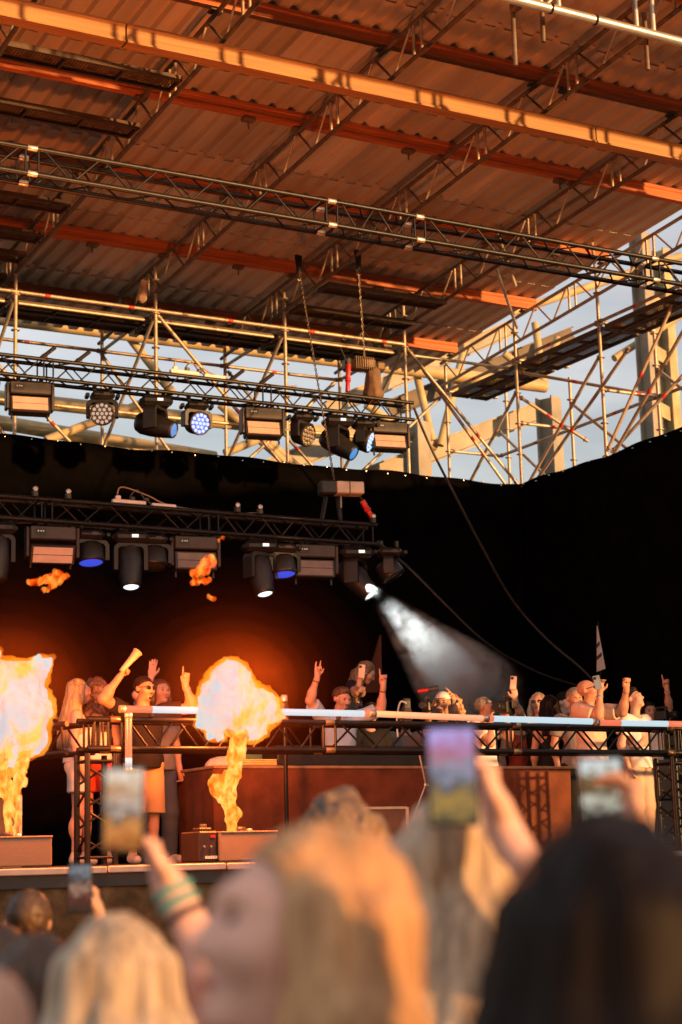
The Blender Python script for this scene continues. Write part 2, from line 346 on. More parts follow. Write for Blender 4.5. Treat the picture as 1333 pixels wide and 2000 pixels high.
for i in range(5):
    a, b = XB[i], XB[i+1]
    ledger(bs, (a, 22.29, 9.5), (b, 22.29, 9.5), mark=[.55] if i % 2 else [.2, .8]); ledger(bs, (a, 24.36, 9.46), (b, 24.36, 9.46), mark=[.4])
    ledger(bs, (a, 24.36, 7.96), (b, 24.36, 7.96)); ledger(bs, (a, 22.29, 7.95), (b, 22.29, 7.95))
    plank((a+.04, 22.62, 9.44), (b-.04, 22.62, 9.44), .32, '', '', bs); plank((a+.04, 23.0, 9.46), (b-.04, 23.0, 9.46), .32, '', '', bs)
for (x0, z0, x1, z1, y) in [(9.62, 9.45, 11.6, 7.4, 22.33), (13.78, 9.45, 15.73, 7.47, 22.33), (13.86, 9.45, 15.6, 7.40, 22.40), (5.5, 9.45, 7.45, 7.4, 22.33), (9.53, 9.42, 11.5, 6.9, 24.32), (7.6, 9.40, 9.5, 7.6, 24.40), (13.6, 9.4, 11.7, 7.7, 24.32), (11.7, 9.4, 13.6, 7.6, 24.4), (13.8, 7.7, 15.7, 9.4, 24.4)]:
    ledger(bs, (x0, y, z0), (x1, y, z1), nm='diagonal_brace', mark=[.62])
for i, x in enumerate([6.5, 8.6, 10.5, 12.6, 14.7]): tube('toe_rail', (x-1.0, 22.47, 9.40), (x+1.05, 22.47, 9.40), .024, galv, bs)
ss = thing('side_scaffold', (16.3, 21, 0), 'galvanised tube scaffold standing behind the black side wall', 'scaffold')
for i, y in enumerate([24.36, 22.29, 20.12, 18.05, 15.98]):
    standard(ss, 15.78, y, 0, [9.95, 10.12, 10.3, 10.4, 10.5][i], [9.2, 7.75])
    standard(ss, 16.82 if i else 17.0, y, 0, [10.0, 9.32, 9.6, 9.6, 9.6][i], [])
    ledger(ss, (15.78, y, 9.5), (16.82, y, 9.5), mark=[.3]); ledger(ss, (15.78, y, 8.46), (16.82, y, 8.46), mark=[.6])
    if i < 4:
        y2 = [22.29, 20.12, 18.05, 15.98][i]
        ledger(ss, (15.78, y, 9.5), (15.78, y2, 9.5), mark=[.4]); ledger(ss, (16.82, y, 8.46), (16.82, y2, 8.46), mark=[.5])
        ledger(ss, (15.78, y, 7.3), (15.78, y2, 9.0) if i != 1 else (15.78, y2, 9.0), nm='diagonal_brace', mark=[.5])
        ledger(ss, (16.82, y2, 7.2), (16.82, y, 8.9), nm='diagonal_brace', mark=[.35])
        plank((16.02, y-.04, 9.46), (16.02, y2+.04, 9.46), .32, '', '', ss); plank((16.40, y-.04, 9.46), (16.40, y2+.04, 9.46), .32, '', '', ss)
for (a, b) in [((15.74, 21.9, 7.4), (15.74, 19.4, 8.9)), ((15.74, 20.05, 7.5), (16.3, 18.6, 10.0)), ((15.85, 22.3, 9.3), (16.9, 20.2, 8.5)), ((15.8, 22.29, 8.9), (16.9, 22.0, 8.2)), ((15.85, 20.1, 7.5), (17.0, 18.4, 9.3))]:
    ledger(ss, a, b, nm='diagonal_brace', mark=[.4])
# raking tubes up to the girders
for (a, b) in [((13.900, 19.547, 9.615), (13.710, 19.774, 10.692)), ((15.768, 22.200, 10.002), (13.710, 19.754, 9.956)), ((15.700, 20.013, 10.166), (15.200, 19.507, 11.153))]:
    tube('raking_tube', a, b, .0242, galv, bs)
# tube stubs clamped at the front edge, silver front truss and grey tarpaulin
ft = thing('front_truss', (10, 13.1, 10), 'silver truss along the front edge of the roof with tube stubs hanging from it', 'truss')
SY, SZ = 13.1, 9.98
tube('chord', (6.0, SY, SZ), (16.0, SY, SZ), .05, alus, ft, 16); tube('chord', (6.0, SY, SZ+.62), (16.0, SY, SZ+.62), .05, alus, ft, 16)
tube('chord', (6.0, SY-.6, SZ+.3), (16.0, SY-.6, SZ+.3), .05, alus, ft, 16)
for k in range(16):
    x = 6.4+k*.6+(.38 if k % 2 else 0)
    tube('post', (x, SY, SZ+.04), (x, SY, SZ+.58), .03, alus, ft, 12)
    if k % 4 == 1: tube('brace', (x+.08, SY, SZ+.04), (x+.5, SY, SZ+.58), .022, alus, ft, 10)
for (x, yy, z0, z1) in [(9.62, 13.35, 9.42, 10.3), (9.98, 13.35, 9.75, 10.4), (11.22, 13.25, 9.66, 10.3), (7.62, 13.5, 10.0, 10.6)]:
    tube('hanging_tube', (x, yy, z0), (x, yy, z1), .0242, galvd, ft, 12)
for x in (9.62, 11.22): box('coupler', (x, 13.3, SZ+.06), (.09, .12, .12), galvd, ft, ch=.02)
for x in (8.9, 9.9, 10.45, 11.6, 12.0):
    link('cable_tie', lathe([(.056, -.012), (.056, .012)], 14, alub, 'cable_tie'), Matrix.Translation((x, SY, SZ)) @ Matrix.Rotation(R(90), 4, 'Y'), ft)
tarpm = mat('grey_tarpaulin', (.42, .38, .34), .45, 0, .2, 3, .3, 12)
tp = pleat('tarpaulin', 9.5, 16.5, 12.9, 10.42, 12.4, tarpm, .05, .7, 16, 4, nx=90)
tag(tp, 'crumpled grey tarpaulin above the silver front truss', 'tarpaulin')
# steel hall behind: pipes, columns and beams
st = thing('steel_building', (14, 28, 0), 'weathered steel hall of yellow pipes and columns standing behind the scaffold', 'building')
def pipe(a, b, r, m=yellowp, nm='pipe'): return tube(nm, a, b, r, m, st, 16)
pipe((8.706, 27.200, 10.727), (19.923, 27.200, 10.748), .125)
pipe((8.851, 27.600, 9.468), (17.575, 27.600, 9.456), .125)
pipe((9.176, 28.600, 9.322), (13.432, 28.600, 9.038), .13)
pipe((23.414, 27.000, 13.884), (19.074, 27.000, 12.095), .08)
PD = [((9.800, 27.500, 8.790), (12.045, 27.500, 9.846)), ((12.098, 27.400, 9.808), (11.240, 27.400, 10.771)), ((14.284, 27.400, 8.760), (12.983, 27.400, 9.715)), ((13.069, 27.400, 8.840), (14.299, 27.400, 9.423)), ((14.541, 27.400, 8.688), (13.681, 27.400, 9.316)), ((17.220, 27.400, 9.379), (15.967, 27.400, 10.024)), ((17.561, 27.400, 9.391), (18.170, 27.400, 11.271)), ((17.394, 27.400, 9.474), (17.106, 27.400, 10.692)), ((20.009, 27.400, 10.839), (20.444, 27.400, 11.859)), ((20.046, 27.400, 10.843), (19.900, 27.400, 12.108)), ((19.948, 27.400, 10.853), (19.127, 27.400, 11.384)), ((21.829, 27.400, 11.597), (23.796, 27.400, 12.830))]
for a, b in PD: pipe(a, b, .075, yellowp, 'diagonal_pipe')
def hcol(x, y, z0, z1, w, d, m, rot=0., nm='column'):
    M = Matrix.Translation((x, y, 0)) @ Matrix.Rotation(rot, 4, 'Z')
    for s in (-1, 1): box('flange', (0, s*d/2, (z0+z1)/2), (w, .03, z1-z0), m, st, M=M)
    box('web', (0, 0, (z0+z1)/2), (.03, d-.032, z1-z0), m, st, M=M)
hcol(16.98, 27.3, 0, 9.75, .36, .36, greyp, .3); hcol(20.05, 27.3, 0, 10.55, .36, .34, greyp, .4)
hcol(22.35, 27.0, 0, 14.2, .3, .3, greyp, .25); hcol(23.4, 27.6, 0, 14.2, .26, .26, yellowp, .25)
for z in (9.4, 10.6, 11.8, 12.9): box('batten_plate', (22.87, 27.3, z), (1.0, .05, .3), yellowp, st, rot=.5)
def ibar(a, b, h, m, nm='beam'):
    a, b, q, l = Mdir(a, b); q = (b-a).to_track_quat('X', 'Z'); M = Matrix.Translation((a+b)/2) @ q.to_matrix().to_4x4()
    for s in (-1, 1): box('beam_flange', (0, 0, s*h/2), (l, .22, .03), m, st, M=M)
    box('beam_web', (0, 0, 0), (l, .03, h-.032), m, st, M=M)
ibar((16.272, 28.300, 8.776), (20.635, 28.300, 10.619), .36, greyp); ibar((14.417, 28.800, 8.873), (17.116, 28.800, 10.071), .36, greyp)
ibar((16.037, 29.000, 10.319), (20.468, 29.000, 12.529), .3, greyp); ibar((16.761, 27.900, 10.128), (21.209, 27.900, 12.147), .32, mat('brown_girder', (.10, .08, .06), .6, .1, .2, 3))

# ------------------------------------------------------------------ noise and surface extraction used for flames, people, hair
def vnoise(p, seed=0):
    p = np.asarray(p, np.float32); i = np.floor(p).astype(np.int64); f_ = p-i; f_ = f_*f_*(3-2*f_); out = 0
    def h(a, b, c):
        n = (a*374761393+b*668265263+c*2147483647+seed*974711) & 0xffffffff
        n = ((n ^ (n >> 13))*1274126177) & 0xffffffff
        return ((n ^ (n >> 16)) & 0xffff)/32767.5-1
    for dx in (0, 1):
        for dy in (0, 1):
            for dz in (0, 1):
                wgt = (f_[..., 0] if dx else 1-f_[..., 0])*(f_[..., 1] if dy else 1-f_[..., 1])*(f_[..., 2] if dz else 1-f_[..., 2])
                out = out+wgt*h(i[..., 0]+dx, i[..., 1]+dy, i[..., 2]+dz)
    return out
EDG = [(0, 1), (2, 3), (4, 5), (6, 7), (0, 2), (1, 3), (4, 6), (5, 7), (0, 4), (1, 5), (2, 6), (3, 7)]
def nets(F, org, h):
    """surface nets: isosurface F=0 (inside negative) -> vertices, quads"""
    ins = F < 0; nx, ny, nz = F.shape
    c = [ins[i:nx-1+i, j:ny-1+j, k:nz-1+k] for i in (0, 1) for j in (0, 1) for k in (0, 1)]
    s = sum(q.astype(np.int8) for q in c); act = (s > 0) & (s < 8); I = np.argwhere(act)
    idx = -np.ones(act.shape, np.int32); idx[act] = np.arange(len(I))
    co = np.array([(i, j, k) for i in (0, 1) for j in (0, 1) for k in (0, 1)])
    val = np.stack([F[I[:, 0]+a, I[:, 1]+b, I[:, 2]+d] for a, b, d in co], 1)
    acc = np.zeros((len(I), 3)); cnt = np.zeros(len(I))
    for a, b in EDG:
        va, vb = val[:, a], val[:, b]; m = (va < 0) != (vb < 0); t = np.where(m, va/np.where(m, va-vb, 1), 0)
        acc += m[:, None]*(co[a]+(co[b]-co[a])*t[:, None]); cnt += m
    V = (I+acc/cnt[:, None])*h+np.asarray(org); Q = []
    for ax in range(3):
        o1, o2 = [(1, 2), (2, 0), (0, 1)][ax]
        sl0 = [slice(1, -1)]*3; sl1 = [slice(1, -1)]*3; sl0[ax] = slice(0, F.shape[ax]-1); sl1[ax] = slice(1, F.shape[ax])
        a = ins[tuple(sl0)]; b = ins[tuple(sl1)]
        for flip, mm in ((False, a & ~b), (True, ~a & b)):
            J = np.argwhere(mm)
            if not len(J): continue
            off = np.ones(3, int); off[ax] = 0; J = J+off
            def cell(d1, d2):
                K = J.copy(); K[:, o1] -= d1; K[:, o2] -= d2; return idx[K[:, 0], K[:, 1], K[:, 2]]
            q = np.stack([cell(1, 1), cell(0, 1), cell(0, 0), cell(1, 0)], 1)
            Q.append(q[:, ::-1] if flip else q)
    return V, (np.concatenate(Q) if Q else np.zeros((0, 4), int))
def npmesh(name, V, Q, m, smooth=True):
    me = bpy.data.meshes.new(name); me.vertices.add(len(V)); me.vertices.foreach_set('co', np.ascontiguousarray(V, np.float32).ravel())
    me.loops.add(len(Q)*4); me.loops.foreach_set('vertex_index', np.ascontiguousarray(Q, np.int32).ravel())
    me.polygons.add(len(Q)); me.polygons.foreach_set('loop_start', np.arange(0, len(Q)*4, 4, dtype=np.int32))
    for k in (m if isinstance(m, (list, tuple)) else [m]): me.materials.append(k)
    if smooth: me.polygons.foreach_set('use_smooth', np.ones(len(Q), bool))
    me.update(calc_edges=True); me.validate(); return me
class Sdf:
    def __init__(s, lo, hi, h):
        s.lo = np.array(lo, float); s.h = h; n = np.ceil((np.array(hi)-lo)/h).astype(int)+1
        s.F = np.full(tuple(n), .2, np.float32)
    def reg(s, lo, hi):
        a = np.maximum(np.floor((np.array(lo)-s.lo)/s.h).astype(int), 0); b = np.minimum(np.ceil((np.array(hi)-s.lo)/s.h).astype(int)+1, s.F.shape)
        if (b <= a).any(): return None
        sl = tuple(slice(i, j) for i, j in zip(a, b))
        X, Y, Z = np.meshgrid(*[s.lo[q]+s.h*np.arange(a[q], b[q]) for q in range(3)], indexing='ij', sparse=True)
        return sl, X, Y, Z
    def comb(s, sl, d, k, sub=False):
        A = s.F[sl]; d = d.astype(np.float32)
        if sub: d = -d; hh = np.maximum(k-np.abs(A-d), 0)/k; s.F[sl] = np.maximum(A, d)+hh*hh*k*.25
        else: hh = np.maximum(k-np.abs(A-d), 0)/k; s.F[sl] = np.minimum(A, d)-hh*hh*k*.25
    def cone(s, a, b, ra, rb, k=.02, pad=.06):
        a = np.array(a, float); b = np.array(b, float); R_ = max(ra, rb)+pad
        g = s.reg(np.minimum(a, b)-R_, np.maximum(a, b)+R_)
        if g is None: return
        sl, X, Y, Z = g; d = b-a; L2 = max(d@d, 1e-9); px, py, pz = X-a[0], Y-a[1], Z-a[2]
        t = np.clip((px*d[0]+py*d[1]+pz*d[2])/L2, 0, 1)
        D = np.sqrt((px-t*d[0])**2+(py-t*d[1])**2+(pz-t*d[2])**2)-(ra+(rb-ra)*t); s.comb(sl, D, k)
    def ell(s, c, r, k=.02, M=None, sub=False, pad=.06):
        c = np.array(c, float); r = np.array(r, float); R_ = max(r)+pad; g = s.reg(c-R_, c+R_)
        if g is None: return
        sl, X, Y, Z = g; px, py, pz = X-c[0], Y-c[1], Z-c[2]
        if M is not None:
            px, py, pz = (M[0][0]*px+M[1][0]*py+M[2][0]*pz, M[0][1]*px+M[1][1]*py+M[2][1]*pz, M[0][2]*px+M[1][2]*py+M[2][2]*pz)
        k0 = np.sqrt((px/r[0])**2+(py/r[1])**2+(pz/r[2])**2); k1 = np.sqrt((px/r[0]**2)**2+(py/r[1]**2)**2+(pz/r[2]**2)**2)
        s.comb(sl, k0*(k0-1)/np.maximum(k1, 1e-6), k, sub)
    def grid(s):
        return np.stack(np.meshgrid(*[s.lo[q]+s.h*np.arange(s.F.shape[q]) for q in range(3)], indexing='ij'), -1)
    def pts(s, I): return s.lo+s.h*I
    def noise(s, amp, fr, seed, off=0., o2=.5, band=.035):
        I = np.argwhere(np.abs(s.F) < band+amp*1.5); P = s.lo+s.h*I+off
        s.F[tuple(I.T)] += (amp*(vnoise(P*fr, seed)+o2*vnoise(P*np.asarray(fr)*2.1, seed+1))).astype(np.float32)
    def net(s):
        F = s.F; F[0] = F[-1] = .2; F[:, 0] = F[:, -1] = .2; F[:, :, 0] = F[:, :, -1] = .2
        w_ = np.argwhere(F < .0)
        if not len(w_): return np.zeros((0, 3)), np.zeros((0, 4), int)
        a = np.maximum(w_.min(0)-2, 0); b = w_.max(0)+3
        return nets(F[a[0]:b[0], a[1]:b[1], a[2]:b[2]], s.lo+s.h*a, s.h)
# ------------------------------------------------------------------ square trusses
coupm = mat('alu_coupler', (.55, .5, .42), .35, .7, .15, 10)
def truss(name, label, a, b, side, up, cc, joints, m, r=.025, rb=.0095, pitch=.26, group=None, cat='truss', caps=None):
    """a->b: first chord line; the other three chords are offset by side*cc and up*cc"""
    a = Vector(a); b = Vector(b); u = (b-a).normalized(); L_ = (b-a).length; sd_ = Vector(side)*cc; up_ = Vector(up)*cc
    t = thing(name, a, label, cat, group)
    C = [Vector((0, 0, 0)), sd_, up_, sd_+up_]
    for c in C: tube('chord', a+c, b+c, r, m, t, 14)
    js = [0]+[j for j in joints if 0 < j < L_]+[L_]
    for j0, j1 in zip(js[:-1], js[1:]):
        s0 = j0+.09; s1 = j1-.09; n = max(2, 2*round((s1-s0)/(2*pitch))); st_ = (s1-s0)/n
        for e in (s0-.03, s1+.03):
            for c0, c1 in ((0, 2), (1, 3), (0, 1), (2, 3)): tube('end_post', a+u*e+C[c0], a+u*e+C[c1], rb*1.15, m, t, 8)
        for c0, c1, ph in ((0, 2, 0), (1, 3, 1), (0, 1, 1), (2, 3, 0)):
            for q in range(n):
                x0 = s0+q*st_+.02; x1 = s0+(q+1)*st_-.02; lo, hi = (C[c0], C[c1]) if (q+ph) % 2 else (C[c1], C[c0])
                tube('brace', a+u*x0+lo, a+u*x1+hi, rb, m, t, 8)
    for j in js[1:-1]:
        for c in C: tube('coupler', a+u*(j-.045)+c, a+u*(j+.045)+c, r*1.12, caps or m, t, 12)
    return t
X_, Y_, Z_ = (1, 0, 0), (0, 1, 0), (0, 0, 1)
truss('lighting_truss', 'long empty black truss hanging highest under the roof with pale couplers', (.9, 14.15, 7.76), (15.9, 14.15, 7.76), Y_, Z_, .24, [1.0, 4.0, 7.03, 8.03, 11.0, 14.0], alub, caps=coupm)
truss('lighting_truss', 'upper black lighting truss hung in front of the scaffold opening', (4.2, 19.98, 7.63), (12.4, 19.98, 7.63), Y_, Z_, .24, [2.95, 5.95], alub)
truss('lighting_truss', 'lower black lighting truss hung in front of the black backdrop', (3.6, 18.05, 5.455), (10.62, 18.05, 5.455), Y_, Z_, .235, [2.85, 4.85], alub)
DZ = 1.742
truss('booth_truss', 'horizontal black truss rail standing across the front of the booth', (5.26, 13.72, 2.68), (14.2, 13.72, 2.68), Y_, Z_, .24, [.24, 2.26, 4.25, 6.08, 6.32], alub, .025, .0105, caps=mat('bronze_coupler', (.42, .26, .12), .3, .8, .15, 10))
truss('booth_truss', 'short black truss rail running back from the left corner of the booth', (5.26, 14.2, 2.68), (5.26-.9, 16.3, 2.68), X_, Z_, .24, [], alub, .025, .0105)
truss('truss_tower', 'upright black truss leg under the left corner of the booth rail', (5.26, 13.72, DZ), (5.26, 13.72, 2.64), X_, Y_, .24, [], alub, .025, .0105, .22)
truss('truss_tower', 'upright black truss leg far back behind the left flame', (4.62, 15.6, DZ), (4.62, 15.6, 2.66), X_, Y_, .24, [], alub, .025, .0105, .22)
truss('truss_tower', 'upright black truss leg under the right end of the booth rail', (11.35, 13.72, DZ), (11.35, 13.72, 2.64), X_, Y_, .24, [], alub, .025, .0105, .22)
# clamp handles standing on the trusses
clm = mat('clamp_black', (.03, .028, .026), .4, .3, .2)
for i, (p, lb) in enumerate([((7.15, 20.0, 7.9), 'above the first strobe panel'), ((7.6, 20.0, 7.9), 'above the left wash light'), ((9.72, 20.0, 7.9), 'left of the middle strobe panel'), ((10.15, 20.0, 7.9), 'above the middle strobe panel')]):
    t = thing('truss_clamp', p, f'black coupler stub on the upper truss {lb}', 'clamp', 'clamps on the upper truss')
    tube('stub_tube', Vector(p)+Vector((-.1, 0, -.02)), Vector(p)+Vector((.06, -.1, .12)), .025, clm, t); box('jaw', Vector(p)+Vector((-.05, 0, 0)), (.07, .07, .08), clm, t, ch=.01)
for i, (x, lb) in enumerate([(6.3, 'far left end'), (6.68, 'left end beside the first strobe'), (8.74, 'beside the power strip'), (9.03, 'middle'), (10.55, 'right end')]):
    p = (x, 18.02, 5.72); t = thing('truss_clamp', p, f'small black clamp with eye bolt on the lower truss, {lb}', 'clamp', 'clamps on the lower truss')
    box('jaw', (x, 18.02, 5.735), (.06, .07, .07), clm, t, ch=.01); link('eye_ring', lathe([(.018, -.006), (.030, -.006), (.030, .006), (.018, .006)], 12, coupm, 'eye_ring'), Matrix.Translation((x, 18.0, 5.79)) @ Matrix.Rotation(R(80), 4, 'X'), t)
# ------------------------------------------------------------------ stage lights
fix = mat('fixture_black', (.016, .014, .013), .42, .1, .25, 9, .1, 120)
fixg = mat('fixture_grey', (.045, .038, .034), .5, .1, .2, 9)
def emit(name, col, st_, spots=None):
    m = mat(name, (.05, .05, .05), .25, 0, .1, emis=col, es=st_)
    return m
lensb = emit('blue_lens', (.03, .06, .60), .45); lensc = emit('cyan_lens', (.03, .22, .55), .5); lensw = emit('white_lens', (.75, .85, .85), .7); lensp = emit('pale_lens', (.75, .55, .42), .25); lensd = mat('dark_lens', (.05, .045, .045), .12, 0, .2)
lensplate = emit('blue_plate', (.03, .05, .75), .4); lenspx = emit('blue_white_pixel', (.40, .60, .95), .55)
warmstrip = mat('strobe_strip', (.50, .28, .19), .4, 0, .12, emis=(.9, .45, .28), es=.07)
dstrip = mat('strobe_strip_off', (.16, .12, .10), .35, 0, .2)
dig = emit('display_glow', (.8, .75, .65), .6)
YK = {}
def yoke_mesh(w_, l_, t_, d_):
    k = (w_, l_, t_, d_)
    if k in YK: return YK[k]
    pr = []; n = 8   # U-shaped arm outline in X-Z, opening downward
    out = [(-w_/2, -l_)]+[(-w_/2+.06*(1-math.cos(a)), -.07+.07*math.sin(a)) for a in [i/n*math.pi/2 for i in range(n+1)]]
    out += [(-x, z) for x, z in out[::-1]]
    wi = w_/2-t_; inn = [(-wi, -l_)]+[(-wi+.05*(1-math.cos(a)), -.05-t_*.8+.05*math.sin(a)) for a in [i/n*math.pi/2 for i in range(n+1)]]
    inn += [(-x, z) for x, z in inn[::-1]]; N = len(out); v = []; f = []
    for y in (-d_/2, d_/2):
        v += [(x, y, z) for x, z in out]+[(x, y, z) for x, z in inn]
    for i in range(N-1):
        f.append((i, i+1, N+i+1, N+i)); f.append((2*N+i+1, 2*N+i, 3*N+i, 3*N+i+1)); f.append((i+1, i, 2*N+i, 2*N+i+1)); f.append((N+i, N+i+1, 3*N+i+1, 3*N+i))
    f.append((0, N, 3*N, 2*N)); f.append((2*N-1, N-1, 3*N-1, 4*N-1))
    YK[k] = mesh('yoke', v, f, fix); return YK[k]
HD = {}
def head_mesh(kind):
    if kind not in HD:
        if kind == 'spot': pr = [(.05, -.27), (.12, -.25), (.145, -.19), (.148, -.05), (.14, .05), (.125, .16), (.112, .24), (.105, .27), (.092, .275), (.09, .26)]
        else: pr = [(.06, -.13), (.12, -.12), (.145, -.08), (.15, .02), (.155, .07), (.152, .10), (.135, .105), (.133, .09)]
        HD[kind] = lathe(pr, 24, fix, 'head')
    return HD[kind]
def moving_head(p, label, kind='spot', pan=0, tilt=0, lens=None, group='moving lights', pixels=False, display=False, zb=None):
    """hangs from truss at p (top of base)"""
    t = thing('moving_light', p, label, 'stage light', group)
    M = Matrix.Translation(p) @ Matrix.Rotation(R(-14), 4, 'Z')
    for s in (-.1, .1): box('clamp', (s, 0, .03), (.05, .06, .09), clm, t, ch=.012, M=M)
    b = box('base', (0, 0, -.075), (.40, .28, .13) if kind == 'spot' else (.30, .24, .10), fix, t, ch=.045, M=M)
    box('handle', (-.19, 0, -.075), (.05, .16, .05), fix, t, ch=.01, M=M); box('handle', (.19, 0, -.075), (.05, .16, .05), fix, t, ch=.01, M=M)
    box('display', (.04, -.138, -.07) if kind == 'spot' else (.04, -.119, -.07), (.075, .006, .035), dig if display else fixg, b, M=M)
    for s in (-.07, -.1): box('button', (s, -.139 if kind == 'spot' else -.119, -.07), (.015, .006, .02), fixg, b, M=M)
    My = M @ Matrix.Translation((0, 0, -.145 if kind == 'spot' else -.13)) @ Matrix.Rotation(R(pan), 4, 'Z')
    yl = .30 if kind == 'spot' else .22; yw = .38 if kind == 'spot' else .40
    link('yoke', yoke_mesh(yw, yl, .045, .17 if kind == 'spot' else .12), My, t)
    Mh = My @ Matrix.Translation((0, 0, -yl+.06)) @ Matrix.Rotation(R(180), 4, 'X') @ Matrix.Rotation(R(tilt), 4, 'X')
    h = link('head', head_mesh(kind), Mh, t)
    zl = .262 if kind == 'spot' else .094; rl = .09 if kind == 'spot' else .133
    if pixels:
        link('lens_plate', lathe([(rl, 0), (rl, .004)], 24, lensplate if lens is lensb else lensd, 'lens_plate'), Mh @ Matrix.Translation((0, 0, zl-.006)), h)
        for rr, nn in ((0, 1), (.055, 6), (.108, 12)):
            for q in range(nn):
                a = 2*math.pi*q/nn; link('pixel_lens', cyl(lenspx if lens is lensb else lens, 8), Mh @ Matrix.LocRotScale((rr*math.cos(a), rr*math.sin(a), zl+.004), None, (.022, .022, .012)), h)
    else:
        link('lens', lathe([(rl, -.004), (rl*.8, .006), (.01, .012)], 24, lens or lensd, 'lens'), Mh @ Matrix.Translation((0, 0, zl)), h)
    return t, Mh
def strobe(p, label, on, tilt=0, group='strobe panels'):
    t = thing('strobe_panel', p, label, 'stage light', group); M = Matrix.Translation(p) @ Matrix.Rotation(R(-10), 4, 'Z')
    for s in (-.14, .14): box('clamp', (s, 0, .03), (.05, .06, .10), clm, t, ch=.012, M=M)
    b = box('base', (0, 0, -.09), (.50, .20, .15), fixg, t, ch=.012, M=M)
    d = box('display', (-.14, -.101, -.085), (.12, .006, .08), fix, b, M=M)
    for s in (-.165, -.135, -.11): box('button', (s, -.105, -.075), (.014, .004, .014), coupm, d, M=M)
    for s in (-1, 1): box('arm', (s*.275, 0, -.19), (.04, .16, .34), fixg, t, ch=.012, M=M)
    Mh = M @ Matrix.Translation((0, 0, -.30)) @ Matrix.Rotation(R(tilt), 4, 'X')
    h = box('head', (0, 0, 0), (.50, .15, .22), fix, t, ch=.012, M=Mh)
    for z in (-.045, .045): box('light_strip', (0, -.078, z), (.43, .006, .082), warmstrip if on else dstrip, h, M=Mh)
    for s in (-1, 1): box('handle', (s*.22, .02, -.14), (.02, .02, .08), fix, h, M=Mh)
    return t
ZU, ZL = 7.59, 5.42; YU, YL = 20.1, 18.17
strobe((6.95, YU, ZU), 'strobe panel with lit pinkish strips on the upper truss, leftmost one', True, -14)
strobe((10.13, YU, ZU), 'strobe panel with lit pinkish strips in the middle of the upper truss', True, -14)
strobe((12.05, YU, ZU), 'strobe panel with lit pinkish strips at the right end of the upper truss', True, -14)
moving_head((6.35, YU, ZU), 'black moving light cut off at the left picture edge on the upper truss', 'spot', 20, -40, lensd)
moving_head((7.9, YU, ZU), 'round wash light with pinkish lit lenses on the upper truss', 'wash', -10, -72, lensp, 'wash lights', True)
moving_head((8.62, YU, ZU), 'moving spot with a cyan lens left on the upper truss above the black cloth', 'spot', 55, -72, lensc, display=True)
moving_head((9.19, YU, ZU), 'blue glowing wash light left of the middle strobe on the upper truss', 'wash', 20, -74, lensb, 'wash lights', True)
moving_head((10.73, YU, ZU), 'unlit wash light right of the middle strobe on the upper truss', 'wash', 42, -68, coupm, 'wash lights', True)
moving_head((11.27, YU, ZU), 'moving spot with a cyan lens on the right half of the upper truss', 'spot', 50, -55, lensc, display=True)
moving_head((11.66, YU, ZU), 'blue glowing wash light beside the right moving spot on the upper truss', 'wash', 60, -70, lensb, 'wash lights', True)
strobe((6.55, YL, ZL), 'strobe panel with one lit strip leftmost on the lower truss', True, 25)
strobe((8.26, YL, ZL), 'unlit strobe panel in the middle of the lower truss', False, -5)
strobe((9.8, YL, ZL), 'unlit strobe panel at the right part of the lower truss', False, -5)
moving_head((5.93, YL, ZL), 'black moving light cut off at the left picture edge on the lower truss', 'spot', 0, -10, lensd)
moving_head((7.0, YL, ZL), 'wash light glowing blue downwards at the left of the lower truss', 'wash', 10, -12, lensb, 'wash lights')
_, MA = moving_head((7.47, YL, ZL), 'moving spot hanging straight down with a white lens, leftmost such on the lower truss', 'spot', 0, -16, lensw, display=True)
moving_head((7.76, YL, ZL), 'unlit wash light close beside the left moving spot on the lower truss', 'wash', 0, -12, lensd, 'wash lights')
_, MB_ = moving_head((9.1, YL, ZL), 'moving spot hanging down with a white lens in the middle of the lower truss', 'spot', 25, -18, lensw, display=True)
moving_head((9.4, YL, ZL), 'wash light glowing blue downwards beside the middle spot on the lower truss', 'wash', 10, -12, lensb, 'wash lights')
_, MC = moving_head((10.38, YL, ZL), 'moving spot throwing a white smoky beam from the right end of the lower truss', 'spot', 55, -42, lensw, display=True)
moving_head((10.85, YL, ZL+.04), 'dark unlit wash light hanging at the very right end of the lower truss', 'wash', 70, -30, lensd, 'wash lights')
# ------------------------------------------------------------------ hoists, chains, cables, power strips
chm = mat('chain_steel', (.25, .2, .15), .4, .8, .3, 30)
def chain(name, a, b, label, links=True):
    a = Vector(a); b = Vector(b); t = thing(name, b, label, 'chain', 'hoist chains'); L_ = (a-b).length; n = int(L_/.05); d = (a-b).normalized()
    ring = CYL.get('ring')
    if not ring:
        v, f = pathtube([(.011*math.cos(q/10*6.283), 0, .03*math.sin(q/10*6.283)) for q in range(11)], .006, 6); ring = CYL['ring'] = mesh('chain_link', v, f, chm, True)
    q = d.to_track_quat('Z', 'Y').to_matrix().to_4x4()
    for i in range(n): link('chain_link', ring, Matrix.Translation(b+d*(i+.5)*.05) @ q @ Matrix.Rotation(R(90*(i % 2)), 4, 'Z'), t)
    return t
chain('hoist_chain', (11.66, 20.1, 9.72), (11.72, 20.1, 8.44), 'chain running down to the upper chain hoist, right one of two')
chain('hoist_chain', (10.9, 20.4, 9.65), (10.12, 18.17, 6.2), 'long chain running down behind the upper truss to the lower hoist, left one of two')
